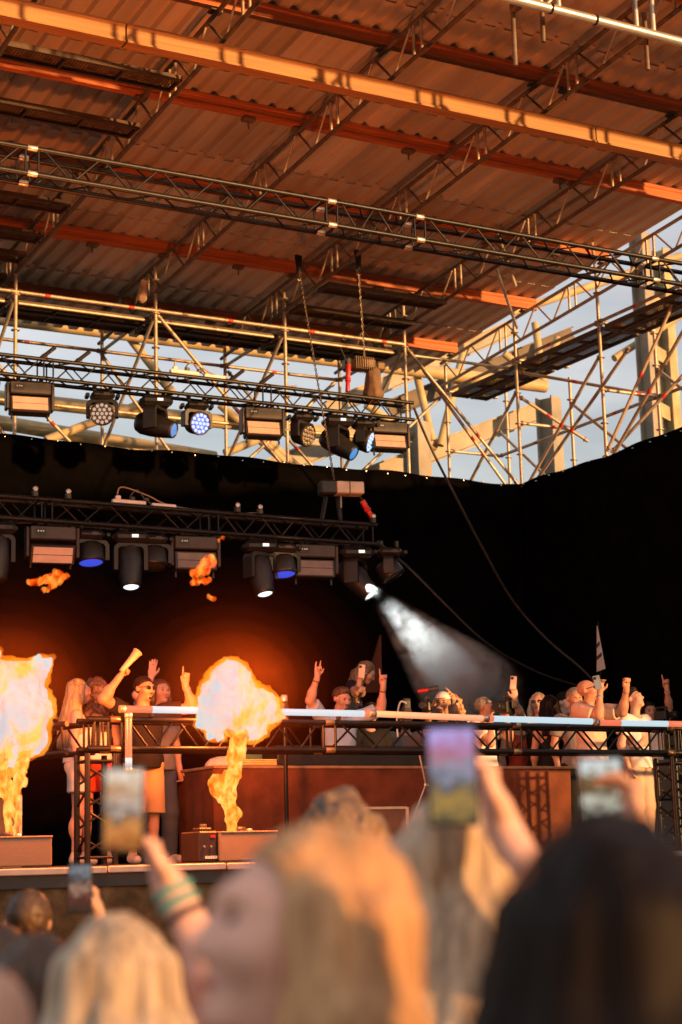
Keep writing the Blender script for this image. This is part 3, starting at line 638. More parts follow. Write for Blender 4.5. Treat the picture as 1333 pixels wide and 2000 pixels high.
for (p, lb) in [((11.66, 20.1, 9.88), 'dark lifting strap and hook looped under the girder, right one above the hoist'), ((10.9, 20.42, 9.8), 'dark lifting strap and hook looped under the girder, left one')]:
    t = thing('lifting_strap', p, lb, 'strap'); p = Vector(p)
    tube('strap', p+Vector((-.03, 0, .12)), p+Vector((0, 0, -.12)), .03, alub, t); tube('strap', p+Vector((.04, .02, .12)), p+Vector((.01, 0, -.12)), .028, alub, t)
    v, f = pathtube([(.035*math.cos(a), 0, .045*math.sin(a)-.2) for a in [q/9*5.2+.6 for q in range(10)]], .012, 8); link('hook', mesh('hook', v, f, chm, True), Matrix.Translation(p), t)
    box('hook_block', p+Vector((0, 0, -.14)), (.05, .05, .07), clm, t, ch=.012)
hm = mat('hoist_body', (.16, .11, .07), .5, .4, .25, 8)
h = thing('chain_hoist', (11.66, 20.1, 8.3), 'ribbed electric chain hoist above the right end of the upper truss', 'hoist')
box('motor_body', (11.68, 20.1, 8.36), (.34, .2, .16), hm, h, ch=.03, rot=-.2)
for k in range(9): box('cooling_fin', (11.55+k*.032, 20.1-.002*k, 8.36), (.008, .215, .175), hm, h, rot=-.2)
box('gear_case', (11.92, 20.06, 8.34), (.14, .18, .14), hm, h, ch=.03, rot=-.2); box('end_cap', (11.46, 20.14, 8.35), (.1, .2, .18), clm, h, ch=.03, rot=-.2)
s = Sdf((-.25, -.2, -.3), (.25, .2, .3), .012)
s.cone((0, 0, .16), (0, 0, -.14), .10, .13, .04); s.ell((0, 0, -.16), (.14, .12, .1), .05)
s.F += (.010*vnoise(s.grid()*[22, 22, 5], 3)).astype(np.float32); V, Q = s.net()
bag = link('chain_bag', npmesh('chain_bag', V, Q, mat('brown_canvas', (.14, .085, .045), .7, 0, .3, 12, .3, 60)), Matrix.Translation((11.83, 20.08, 8.11))); tag(bag, 'creased brown canvas chain bag hanging below the upper hoist', 'bag')
h2 = thing('chain_hoist', (10.13, 18.17, 6.1), 'pale boxy chain hoist hanging above the right end of the lower truss', 'hoist')
palm_ = mat('pale_hoist', (.55, .47, .38), .5, .2, .15, 7)
box('motor_body', (10.02, 18.17, 6.12), (.2, .22, .17), clm, h2, ch=.02, rot=-.25); box('cover', (10.27, 18.10, 6.12), (.34, .21, .15), palm_, h2, ch=.012, rot=-.25); box('seam', (10.26, 18.10, 6.122), (.012, .214, .154), fixg, h2, rot=-.25)
for dx in (-.1, .06): tube('sling', (10.1+dx, 18.17, 6.02), (10.08+dx*1.6, 18.15, 5.7), .03, alub, h2)
tube('hook', (10.16, 18.1, 6.02), (10.16, 18.1, 5.88), .014, chm, h2)
redp = mat('red_plug', (.5, .02, .015), .4)
for (a, b, lb) in [((11.431, 20.050, 8.324), (11.403, 20.050, 7.941), 'red connector hanging on its cable left of the upper hoist'), ((10.456, 18.100, 5.989), (10.585, 18.100, 5.796), 'red connector on the cable below the lower hoist')]:
    t = thing('power_connector', a, lb, 'connector'); a = Vector(a); b = Vector(b); tube('body', a, a+(b-a)*.55, .035, redp, t); tube('collar', a+(b-a)*.5, a+(b-a)*.62, .042, redp, t); tube('body_tail', a+(b-a)*.6, b, .03, redp, t); tube('lead', a, a+Vector((-.12, 0, .22)), .01, alub, t)
cabm = mat('rubber_cable', (.05, .042, .036), .55, 0, .2)
o = cable('stage_cable', [(12.42, 20.0, 7.8), (12.778, 20.200, 7.354), (13.258, 20.400, 6.778), (13.894, 20.700, 6.102), (14.590, 21.000, 5.402), (15.100, 20.933, 4.851), (15.500, 20.678, 4.408), (15.600, 20.489, 4.183)], .018, cabm); tag(o, 'thick cable sagging from the upper truss end down to the right side', 'cable')
o = cable('stage_cable', [(10.65, 18.1, 5.5), (11.272, 18.400, 5.255), (12.032, 18.800, 4.899), (12.901, 19.200, 4.488), (13.899, 19.600, 4.202), (14.912, 20.000, 4.059), (15.811, 20.300, 4.007)], .014, cabm); tag(o, 'thinner cable sagging from the lower truss end to the right side', 'cable')
whm = mat('white_plastic', (.72, .66, .6), .4, 0, .08, 6)
for (p, lb) in [((7.55, 18.1, 5.74), 'white power strip with plugs lying on the lower truss'), ((9.1, 20.0, 7.92), 'pale power strip with cables lying on the upper truss')]:
    t = thing('power_strip', p, lb, 'power strip'); x, y, z = p
    box('strip', (x-.12, y, z), (.4, .07, .05), whm, t, ch=.01); box('strip', (x+.3, y, z-.01), (.3, .07, .045), whm, t, ch=.01)
    for k in range(3): box('plug', (x-.25+k*.17, y, z+.045), (.06, .05, .05), whm if k == 0 else clm, t, ch=.01)
    cable('lead', [(x-.26, y, z+.08), (x-.2, y, z+.17), (x+.1, y, z+.10), (x+.4, y, z), (x+1.1, y, z-.04), (x+1.5, y, z)], .009, mat('tan_cable', (.3, .2, .13), .5), t)
    cable('lead', [(x-.1, y+.02, z+.07), (x-.02, y, z+.15), (x+.08, y, z+.05), (x+.2, y, z-.02)], .008, cabm, t)
# rag tied to the girder post
s = Sdf((-.2, -.1, -.3), (.2, .1, .2), .012); s.ell((0, 0, .05), (.05, .02, .07), .03); s.cone((0, 0, 0), (-.03, 0, -.17), .04, .07, .03); s.cone((.02, 0, .05), (.09, 0, .1), .03, .012, .03)
s.F += (.012*vnoise(s.grid()*[25, 25, 12], 5)).astype(np.float32); V, Q = s.net()
tag(link('rag', npmesh('rag', V, Q, mat('pale_rag', (.6, .42, .3), .8, 0, .2, 10)), Matrix.Translation((9.317, 22.100, 9.762))), 'crumpled pale rag tied to the scaffold post below the roof', 'rag')
# ------------------------------------------------------------------ glowing tubes along the booth rail
ledw = emit('led_white', (.60, .78, .86), .36); ledp = emit('led_salmon', (1.0, .20, .09), .34); ledo = mat('frosted_tube', (.8, .5, .35), .35, 0, .06, emis=(1.0, .42, .22), es=.22)
def ledtube(pts, mats, label, r=.029):
    t = thing('light_tube', pts[0], label, 'light tube', 'glowing tubes on the booth rail'); P = [Vector(p) for p in pts]
    for a, b, m in zip(P[:-1], P[1:], mats): tube('glowing_section', a, b, r, m, t, 16)
    for p, q in ((P[0], P[1]), (P[-1], P[-2])):
        d = (q-p).normalized(); tube('end_cap', p-d*.025, p+d*.02, r*1.12, mats[0] if False else coupm, t, 16)
    for k in (.25, .75):
        c = P[0]+(P[-1]-P[0])*k; box('clip', c+Vector((0, 0, -.045)), (.03, .04, .03), clm, t)
    return t
LY = 13.70; LZ = 3.005
ledtube([(5.56, LY, LZ), (5.82, LY, LZ), (6.60, LY, LZ)], [ledp, ledw], 'glowing tube on the rail by the man in sunglasses, salmon then white')
ledtube([(6.63, LY, LZ), (7.55, LY, LZ), (7.86, LY, LZ-.001), (7.93, LY, LZ)], [ledw, ledw, ledp], 'long white glowing tube in front of the man with both arms raised')
ledtube([(7.96, LY, LZ), (9.14, LY, LZ-.025)], [ledo], 'warm frosted tube in the middle of the rail, unlit in white')
ledtube([(9.17, LY, LZ-.025), (9.24, LY, LZ-.025), (10.40, LY, LZ-.035)], [ledp, ledw], 'white glowing tube in front of the people with cameras')
ledtube([(10.44, LY, LZ-.045), (10.72, LY, LZ-.045), (11.3, LY, LZ-.045), (11.62, LY, LZ-.045)], [ledp, ledw, ledp], 'glowing tube at the right end, salmon, white, salmon')
ledtube([(5.60, LY-.03, LZ-.06), (5.60, LY-.03, 2.60), (5.60, LY-.03, 2.50)], [ledp, ledw], 'salmon glowing tube standing upright against the rail')
# ------------------------------------------------------------------ flames
def flame_mat(name, dens, ramp, nscale, contrast=(.35, .65), step=.25):
    m = bpy.data.materials.new(name); m.use_nodes = True; n = m.node_tree; n.nodes.clear(); l = n.links.new
    out = n.nodes.new('ShaderNodeOutputMaterial'); ab = n.nodes.new('ShaderNodeVolumeAbsorption'); ab.inputs['Color'].default_value = (0, 0, 0, 1); ab.inputs['Density'].default_value = dens
    em = n.nodes.new('ShaderNodeEmission'); em.inputs['Strength'].default_value = dens
    g = n.nodes.new('ShaderNodeNewGeometry'); mp = n.nodes.new('ShaderNodeMapping'); mp.inputs['Scale'].default_value = (nscale, nscale, nscale*.55); l(g.outputs['Position'], mp.inputs['Vector'])
    nz = n.nodes.new('ShaderNodeTexNoise'); nz.inputs['Scale'].default_value = 1; nz.inputs['Detail'].default_value = 5; nz.inputs['Roughness'].default_value = .6; nz.inputs['Distortion'].default_value = .6; l(mp.outputs['Vector'], nz.inputs['Vector'])
    rp = n.nodes.new('ShaderNodeValToRGB'); el = rp.color_ramp.elements
    while len(el) < len(ramp): el.new(.5)
    for e, (p, c) in zip(el, ramp): e.position = p; e.color = (*c, 1)
    l(nz.outputs['Fac'], rp.inputs['Fac']); l(rp.outputs['Color'], em.inputs['Color'])
    ad = n.nodes.new('ShaderNodeAddShader'); l(ab.outputs[0], ad.inputs[0]); l(em.outputs[0], ad.inputs[1]); l(ad.outputs[0], out.inputs['Volume'])
    return m
fl_out = flame_mat('flame_gas', 8, [(.3, (.55, .06, .001)), (.5, (.80, .17, .005)), (.7, (.80, .30, .03))], 7)
fl_core = flame_mat('flame_core', 120, [(.34, (.50, .20, .015)), (.42, (.44, .28, .07)), (.48, (.16, .29, .32)), (.8, (.09, .27, .33))], 3.4)
fl_jet = flame_mat('flame_jet', 42, [(.34, (.26, .03, .0)), (.44, (.60, .11, .006)), (.54, (.70, .27, .035)), (.68, (.62, .38, .13))], 19)
fl_wisp = flame_mat('flame_wisp', 8, [(.36, (.35, .012, .0)), (.48, (1.1, .10, .004)), (.62, (1.2, .40, .05))], 16)
def blob(name, c, balls, h, amp, fr, m, parent, seed, shrink=0., amp2=None):
    lo = np.min([np.array(b[0])-b[1] for b in balls], 0)-.1-amp; hi = np.max([np.array(b[0])+b[1] for b in balls], 0)+.1+amp
    s = Sdf(lo, hi, h)
    for p, r in balls: s.ell(p, (r-shrink, (r-shrink)*.8, r-shrink), .06)
    rl_ = random.Random(seed*7)
    for q in range(26 if len(balls) > 6 else 0):
        p, r = balls[rl_.randrange(len(balls))]; a_ = rl_.uniform(-.6, 3.74) if rl_.random() < .75 else rl_.uniform(0, 6.28); d_ = np.array((math.cos(a_), rl_.uniform(-.5, .5), math.sin(a_))); e_ = rl_.uniform(.0, .085)
        s.cone(np.array(p)+d_*r*.75, np.array(p)+d_*(r+e_-shrink), .055, .012, .02, .05)
    I = np.argwhere(np.abs(s.F) < .12); G = s.pts(I); Wp_ = G+.03*np.stack([vnoise(G*14+q*7, seed+9+q) for q in range(3)], -1)
    s.F[tuple(I.T)] += (amp*(vnoise(Wp_*fr+seed, seed)+.8*vnoise(Wp_*fr*2.6+seed*3, seed+1)+.6*vnoise(Wp_*fr*5.5+seed, seed+2))).astype(np.float32); V, Q = s.net()
    return link(name, npmesh(name, V, Q, m), Matrix.Translation(c), parent)
def jet(name, pts, rad, m, parent, seed, amp=.03, h=.011):
    P = np.array(pts); lo = P.min(0)-max(rad)-.08; hi = P.max(0)+max(rad)+.08; s = Sdf(lo, hi, h)
    r = random.Random(seed)
    for q in range(7):
        pv_ = None; ph = r.uniform(0, 6.28); st0 = 0 if q < 4 else r.randint(0, len(P)-2)
        for i in range((len(P)-1)*3+1):
            t_ = i/3; j = min(int(t_), len(P)-2); f_ = t_-j; c = P[j]*(1-f_)+P[j+1]*f_; rr = rad[j]*(1-f_)+rad[j+1]*f_
            if t_ < st0: continue
            ph += r.uniform(-.9, .9); p_ = c+np.array((math.cos(ph), .7*math.sin(ph), 0))*rr*.75+np.array((0, 0, r.uniform(-.01, .01))); w_ = rr*r.uniform(.28, .55)
            if pv_ is not None: s.cone(pv_[0], p_, pv_[1], w_, .015, .03)
            pv_ = (p_, w_)
    s.noise(amp*.45, np.array((30., 30., 14.)), seed, seed, .6)
    V, Q = s.net()
    return link(name, npmesh(name, V, Q, m), Matrix.Identity(4), parent)
def flame_light(p, w_, parent):
    ld = bpy.data.lights.new('flame_light', 'POINT'); ld.energy = w_; ld.color = (1.0, .205, .03); ld.shadow_soft_size = .12; lo_ = bpy.data.objects.new('flame_light', ld); COL.objects.link(lo_)
    lo_.parent = parent; lo_.matrix_parent_inverse = W[parent.name].inverted(); lo_.location = p
FY = 13.2
f1 = thing('flame_burst', (6.32, FY, 1.99), 'big fire burst with a white cloud shaped head in the middle of the stage front', 'flame', 'flame bursts')
B1 = [((-.20, 0, .06), .17), ((-.05, 0, .18), .22), ((.0, 0, .0), .26), ((.24, 0, .02), .17), ((.30, .02, -.05), .13), ((.12, 0, -.08), .2), ((-.22, 0, -.12), .13), ((-.2, 0, -.24), .08), ((.16, 0, -.22), .1), ((-.05, 0, .27), .12)]
blob('outer_flame', (6.36, FY, 3.0), B1, .012, .018, 10, fl_out, f1, 3); blob('flame_core', (6.36, FY, 3.0), B1, .013, .018, 10, fl_core, f1, 3, .034)
jet('flame_jet', [(6.315, FY, 1.98), (6.32, FY, 2.12), (6.27, FY, 2.3), (6.30, FY, 2.5), (6.33, FY, 2.7), (6.33, FY, 2.88)], [.035, .055, .08, .08, .095, .13], fl_jet, f1, 8, .036)
jet('flame_lick', [(6.24, FY, 2.2), (6.16, FY, 2.3), (6.17, FY, 2.4), (6.22, FY, 2.43)], [.02, .05, .05, .03], fl_jet, f1, 15, .025)
flame_light((6.36, FY-.42, 3.1), 250, f1); flame_light((6.4, FY+.42, 3.15), 160, f1)
f2 = thing('flame_burst', (4.47, FY, 1.97), 'big fire burst with a tall white head at the left picture edge', 'flame', 'flame bursts')
B2 = [((-.25, 0, .15), .26), ((.0, 0, .12), .26), ((.16, 0, .24), .15), ((.08, 0, -.1), .24), ((.2, 0, -.02), .16), ((.17, 0, -.25), .15), ((-.2, 0, -.2), .24), ((-.05, 0, -.3), .16), ((.24, 0, .32), .07)]
blob('outer_flame', (4.44, FY, 2.97), B2, .012, .018, 10, fl_out, f2, 21); blob('flame_core', (4.44, FY, 2.97), B2, .013, .018, 10, fl_core, f2, 21, .034)
jet('flame_jet', [(4.46, FY, 1.97), (4.46, FY, 2.25), (4.43, FY, 2.45), (4.44, FY, 2.7)], [.04, .07, .13, .18], fl_jet, f2, 27, .036)
flame_light((4.44, FY-.42, 3.1), 140, f2); flame_light((4.44, FY+.42, 3.15), 70, f2)
for (c, balls, lb, sd_, fr) in [((5.197, 14.500, 4.189), [((-.12, 0, -.03), .07), ((0, 0, 0), .07), ((.08, 0, .07), .05), ((.16, 0, .05), .03), ((-.02, 0, -.08), .04)], 'small torn flame wisp below the left strobe panel', 31, 16), ((6.671, 14.500, 4.367), [((-.05, 0, -.05), .08), ((.05, 0, .04), .09), ((.09, 0, .12), .05), ((-.07, 0, -.12), .04), ((.03, 0, -.1), .05)], 'small torn flame wisp below the middle strobe panel', 37, 16), ((6.861, 14.500, 4.650), [((0, 0, 0), .03)], 'tiny ember of flame beside the middle strobe panel', 41, 22), ((6.739, 14.500, 4.115), [((0, 0, 0), .032), ((.03, 0, -.02), .02)], 'tiny ember of flame below the middle wisp', 43, 22)]:
    fw_ = thing('flame_wisp', c, lb, 'flame', 'flame wisps'); C_ = np.array(c); P_ = [C_+np.array(q[0]) for q in balls]; P_ = P_ if len(P_) > 1 else [P_[0], P_[0]+np.array((.03, 0, .04))]
    jet('flame', P_, [q[1]*.85 for q in balls] if len(balls) > 1 else [.022, .012], fl_wisp, fw_, sd_, .04, .008)
# ------------------------------------------------------------------ smoke in the white beam: real spot lamp and a smoke cloud
def smoke_mat(name, dens, sc, lo_, hi_, z0_, z1_, tan_a, off, grow):
    # density falls off towards the edge of the plume and along it
    m = bpy.data.materials.new(name); m.use_nodes = True; n = m.node_tree; n.nodes.clear(); l = n.links.new
    def N(t, op=None, *vals):
        q = n.nodes.new(t)
        if op: q.operation = op
        for i, v_ in enumerate(vals):
            if hasattr(v_, 'default_value') or hasattr(v_, 'links'): l(v_, q.inputs[i])
            elif v_ is not None: q.inputs[i].default_value = v_
        return q
    out = n.nodes.new('ShaderNodeOutputMaterial'); vs = n.nodes.new('ShaderNodeVolumeScatter'); vs.inputs['Color'].default_value = (.9, .9, .88, 1)
    tc_ = n.nodes.new('ShaderNodeTexCoord'); sp = n.nodes.new('ShaderNodeSeparateXYZ'); l(tc_.outputs['Object'], sp.inputs[0])
    nz = n.nodes.new('ShaderNodeTexNoise'); nz.inputs['Scale'].default_value = sc; nz.inputs['Detail'].default_value = 5; nz.inputs['Roughness'].default_value = .62; nz.inputs['Distortion'].default_value = .9; l(tc_.outputs['Object'], nz.inputs['Vector'])
    mr = n.nodes.new('ShaderNodeMapRange'); mr.inputs['From Min'].default_value = lo_; mr.inputs['From Max'].default_value = hi_; l(nz.outputs['Fac'], mr.inputs['Value'])
    xx = N('ShaderNodeMath', 'MULTIPLY', sp.outputs['X'], sp.outputs['X']); yy = N('ShaderNodeMath', 'MULTIPLY', sp.outputs['Y'], sp.outputs['Y']); rr = N('ShaderNodeMath', 'SQRT', N('ShaderNodeMath', 'ADD', xx.outputs[0], yy.outputs[0]).outputs[0])
    rz_ = N('ShaderNodeMath', 'MULTIPLY_ADD', sp.outputs['Z'], tan_a, off); rel = N('ShaderNodeMath', 'DIVIDE', rr.outputs[0], rz_.outputs[0])
    fo = n.nodes.new('ShaderNodeMapRange'); fo.interpolation_type = 'SMOOTHSTEP'; fo.inputs['From Min'].default_value = .7; fo.inputs['From Max'].default_value = 1; fo.inputs['To Min'].default_value = 1; fo.inputs['To Max'].default_value = 0; l(rel.outputs[0], fo.inputs['Value'])
    fa = n.nodes.new('ShaderNodeMapRange'); fa.interpolation_type = 'SMOOTHSTEP'; fa.inputs['From Min'].default_value = z0_; fa.inputs['From Max'].default_value = z0_+.05*(z1_-z0_); l(sp.outputs['Z'], fa.inputs['Value'])
    fb = n.nodes.new('ShaderNodeMapRange'); fb.interpolation_type = 'SMOOTHSTEP'; fb.inputs['From Min'].default_value = z0_+.62*(z1_-z0_); fb.inputs['From Max'].default_value = z1_; fb.inputs['To Min'].default_value = 1; fb.inputs['To Max'].default_value = 0; l(sp.outputs['Z'], fb.inputs['Value'])
    p = N('ShaderNodeMath', 'MULTIPLY', mr.outputs[0], fo.outputs[0]); p = N('ShaderNodeMath', 'MULTIPLY', p.outputs[0], fa.outputs[0]); p = N('ShaderNodeMath', 'MULTIPLY', p.outputs[0], fb.outputs[0]); p = N('ShaderNodeMath', 'MULTIPLY', p.outputs[0], dens)
    zz_ = N('ShaderNodeMath', 'POWER', N('ShaderNodeMath', 'MULTIPLY', sp.outputs['Z'], grow[0]).outputs[0], grow[1]); p = N('ShaderNodeMath', 'MULTIPLY', p.outputs[0], zz_.outputs[0]); l(p.outputs[0], vs.inputs['Density']); l(vs.outputs[0], out.inputs['Volume']); return m
A = Vector((10.362, 17.900, 4.940)); Bm = Vector((13.200, 19.600, 3.556)); dB = (Bm-A).normalized()
sl_ = bpy.data.lights.new('spot_beam', 'SPOT'); sl_.energy = 1150; sl_.color = (.86, .95, .92); sl_.spot_size = R(19); sl_.spot_blend = .35; sl_.shadow_soft_size = .05
so = bpy.data.objects.new('spot_beam', sl_); COL.objects.link(so); so.location = A+dB*.02; so.rotation_euler = (-dB).to_track_quat('Z', 'Y').to_euler()
def smoke(z0_, z1_, tan_a, off, m, label):
    pr = [(off+tan_a*(z0_+(z1_-z0_)*i/8), z0_+(z1_-z0_)*i/8) for i in range(9)]; pr = [(max(r_, .01), z_) for r_, z_ in pr]
    o = link('smoke', lathe(pr, 28, m, 'smoke'), Matrix.Translation(A) @ dB.to_track_quat('Z', 'Y').to_matrix().to_4x4()); o['kind'] = 'stuff'; return tag(o, label, 'smoke')
smoke(.40, 3.3, .22, .05, smoke_mat('beam_smoke', 6.5, 4.6, .40, .64, .40, 3.3, .22, .05, (.55, 2.1)), 'white smoke cloud lit by the beam of the right moving spot')
smoke(.03, .30, .0, .10, smoke_mat('puff_smoke', .30, 11, .38, .62, .03, .30, .0, .10, (1., 0.)), 'small white smoke puff at the lens of the right moving spot')

# smoke shells added round the flames, their red orange tint paints the glow
for (cx_, cz_, lb) in ((4.45, 3.0, 'thin smoke added and tinted red orange as the glow around the left flame burst'), (6.38, 3.05, 'thin smoke added and tinted red orange as the glow around the middle flame burst')):
    sm_ = thing('smoke', (cx_, 13.35, cz_), lb, 'smoke'); sm_['kind'] = 'stuff'
    for i_, (rr_, dn_) in enumerate(((1.3, .0007), (1.05, .0011), (.85, .002), (.7, .004), (.58, .008))):
        nm_ = 'glow_smoke_%d' % i_
        if nm_ not in MATS:
            g_ = bpy.data.materials.new(nm_); g_.use_nodes = True; n_ = g_.node_tree; n_.nodes.clear(); o_ = n_.nodes.new('ShaderNodeOutputMaterial'); vs_ = n_.nodes.new('ShaderNodeVolumeScatter'); vs_.inputs['Color'].default_value = (.95, .36, .12, 1); vs_.inputs['Density'].default_value = dn_; n_.links.new(vs_.outputs[0], o_.inputs['Volume']); MATS[nm_] = g_
        o = link('glow_layer', lathe([(max(math.sin(math.pi*j/16), .01)*rr_, -math.cos(math.pi*j/16)*rr_*.85) for j in range(17)], 28, MATS[nm_], 'glow_layer'), Matrix.Translation((cx_, 13.35, cz_+.1)), sm_); o['kind'] = 'stuff'

# ------------------------------------------------------------------ booth table, machines, boxes, flag
tabm = mat('booth_cloth', (.13, .04, .017), .85, 0, .3, 4, .35, 90, spec=.25)
tb = thing('dj_table', (9.2, 15.7, DZ), 'long booth table wrapped in dark reddish brown cloth to the floor', 'table')
v = []; f = []; nx = 90; nz = 8; x0, x1, yf, yb, zt = 7.14, 11.28, 15.3, 16.15, 2.615
ring = [(x0, yb), *[(x0, yb-(yb-yf)*i/12) for i in range(1, 12)], *[(x0+(x1-x0)*i/60, yf) for i in range(61)], *[(x1, yf+(yb-yf)*i/12) for i in range(1, 13)]]
for j in range(nz+1):
    t_ = j/nz
    for i, (x, y) in enumerate(ring):
        d = .018*(1-t_)*(math.sin(i*1.9)+.6*math.sin(i*.73+1)); v.append((x+(d if x in (x0, x1) else 0), y-(d if y == yf else 0), DZ+.004+(zt-DZ)*t_))
nr = len(ring)
for j in range(nz):
    for i in range(nr-1): f.append((j*nr+i, j*nr+i+1, (j+1)*nr+i+1, (j+1)*nr+i))
link('cloth', mesh('cloth', v, f, tabm, True), Matrix.Identity(4), tb)
box('table_top', ((x0+x1)/2, (yf+yb)/2, zt+.012), (x1-x0+.03, yb-yf+.03, .03), mat('table_edge', (.3, .18, .09), .5), tb, ch=.006)
decks = thing('dj_console', (9.2, 15.7, zt+.03), 'black low console of players and mixer on the booth table', 'console')
box('monitor_shelf', (9.0, 15.55, zt+.13), (2.3, .35, .2), fix, decks, ch=.01)
for i in range(4):
    p = box('player', (8.2+i*.42, 15.75, zt+.09), (.38, .42, .12), fix, decks, ch=.012, rot=0); link('jog_wheel', lathe([(.1, 0), (.1, .012), (.09, .016)], 20, fixg, 'jog_wheel'), Matrix.Translation((8.2+i*.42, 15.72, zt+.152)), p)
box('mixer', (9.92, 15.75, zt+.09), (.36, .42, .13), fixg, decks, ch=.012)
# things lying on the table
for (nm, p, s_, m_, lb, ct) in [('folded_towel', (7.648, 15.450, 2.666), (.36, .22, .06), mat('yellow_towel', (.75, .6, .2), .9, 0, .15, 12, .4, 90), 'folded yellow towel on the booth table beside the flame', 'towel'), ('green_bucket', (8.099, 16.300, 2.792), (.5, .3, .2), mat('green_case', (.12, .22, .10), .6), 'dull green soft cooler behind the booth table edge', 'cooler')]:
    o = thing(nm, p, lb, ct); c = Vector(p); c.z = zt+.032+s_[2]/2
    if nm == 'folded_towel':
        for k in range(3): box('fold', c+Vector((.005*k, 0, -.02+.02*k)), (s_[0]-.01*k, s_[1], .018), m_, o, ch=.008)
    else: box('body', c, s_, m_, o, ch=.04); tube('carry_handle', c+Vector((-.15, 0, .12)), c+Vector((.15, 0, .12)), .012, fix, o)
# platter dome (white) on the left of the table
dm = lathe([(.19, 0), (.2, .01), (.19, .04), (.15, .08), (.08, .1), (.01, .105)], 24, mat('pale_cloth_cap', (.7, .58, .48), .7), 'white_bowl')
tag(link('upturned_bowl', dm, Matrix.Translation((7.40, 15.62, zt+.03))), 'pale upturned bowl on the left end of the booth table', 'bowl')
def letters(txt, M, size, m, parent, name='lettering'):
    c = bpy.data.curves.new(name, 'FONT'); c.body = txt; c.size = size; c.extrude = .001; c.align_x = 'CENTER'
    o = bpy.data.objects.new('tmp', c); COL.objects.link(o); me = bpy.data.meshes.new_from_object(o); bpy.data.objects.remove(o); me.materials.append(m)
    return link(name, me, M, parent)
FACE = Matrix.Rotation(R(90), 4, 'X')
paint = mat('white_print', (.75, .68, .58), .5)
tanb = mat('tan_box', (.25, .18, .12), .7, 0, .07, 3, .1, 50); machm = mat('flame_machine_black', (.035, .018, .014), .45, .1, .25, 8)
def fmachine(x, lb, boxw, lb2, side):
    t = thing('flame_machine', (x, FY, DZ), lb, 'flame machine', 'flame machines')
    box('housing', (x, FY+.02, DZ+.12), (.16, .36, .24), machm, t, ch=.01); box('lid', (x+.02, FY, DZ+.255), (.11, .14, .03), machm, t, ch=.008)
    tube('nozzle', (x+.03, FY, DZ+.25), (x+.03, FY, DZ+.30), .03, fixg, t); box('indicator', (x+.04, FY-.163, DZ+.2), (.04, .004, .02), redp, t)
    for k in (-.04, .02): tube('knob', (x+k, FY-.165, DZ+.12), (x+k, FY-.18, DZ+.12), .008, coupm, t)
    [box('print_mark', (x-.02+.022*k, FY-.1625, DZ+.035), (.018, .003, .022), paint, t) for k in range(5)]
    return t
t = fmachine(6.02, 'small black flame machine with knobs left of the middle burst', .4, '', 1)
def cratebox(x0_, x1_, y, z1, lb, d_=.4):
    t = thing('plywood_box', ((x0_+x1_)/2, y, DZ), lb, 'box'); w_ = x1_-x0_; h_ = z1-DZ
    box('shell', ((x0_+x1_)/2, y, DZ+h_/2+.002), (w_, d_, h_), tanb, t, ch=.008); box('cap_board', ((x0_+x1_)/2, y, z1+.006), (w_+.01, d_+.01, .014), tanb, t, ch=.004)
    tube('nozzle', ((x0_+x1_)/2+.01, y, z1), ((x0_+x1_)/2+.01, y, z1+.05), .05, fixg, t, 14); tube('nozzle_ring', ((x0_+x1_)/2+.1, y, z1), ((x0_+x1_)/2+.1, y, z1+.035), .025, coupm, t, 12)
    return t
cratebox(6.11, 6.62, FY, 1.965, 'plain tan box holding the nozzle under the middle flame burst')
cratebox(4.10, 4.70, FY, 1.955, 'plain tan box holding the nozzle under the left flame burst')
cased = mat('case_panel', (.10, .06, .04), .45, 0, .2); casee = mat('case_edge', (.62, .55, .46), .35, .6, .15)
def flightcase(x0_, x1_, y0_, y1_, z0_, z1_, lb, txt=None):
    t = thing('flight_case', ((x0_+x1_)/2, (y0_+y1_)/2, z0_), lb, 'case', 'flight cases')
    cx_, cy_, cz_ = (x0_+x1_)/2, (y0_+y1_)/2, (z0_+z1_)/2; sx, sy, sz = x1_-x0_, y1_-y0_, z1_-z0_
    box('shell', (cx_, cy_, cz_), (sx, sy, sz), cased, t, ch=.005)
    for i in (x0_, x1_):
        for j in (y0_, y1_): box('edge_strip', (i, j, cz_), (.026, .026, sz+.01), casee, t)
        for k in (z0_+.005, z1_): box('edge_strip', (i, cy_, k), (.024, sy-.028, .024), casee, t)
    for j in (y0_, y1_):
        for k in (z0_+.005, z1_): box('edge_strip', (cx_, j, k), (sx-.028, .024, .024), casee, t)
    if txt: letters(txt, Matrix.Translation((cx_-.12, y0_-.004, z0_+.14)) @ FACE, .12, paint, t)
    return t
flightcase(3.9, 4.70, 13.75, 14.3, DZ, 2.30, 'dark case with bright edges behind the left flame, lettered at its corner', 'fr')
flightcase(8.20, 8.76, 14.5, 14.9, DZ, 2.20, 'low dark case with bright edges in front of the booth table', None)
spk = mat('speaker_grey', (.12, .085, .06), .6, 0, .15, 10, .3, 90)
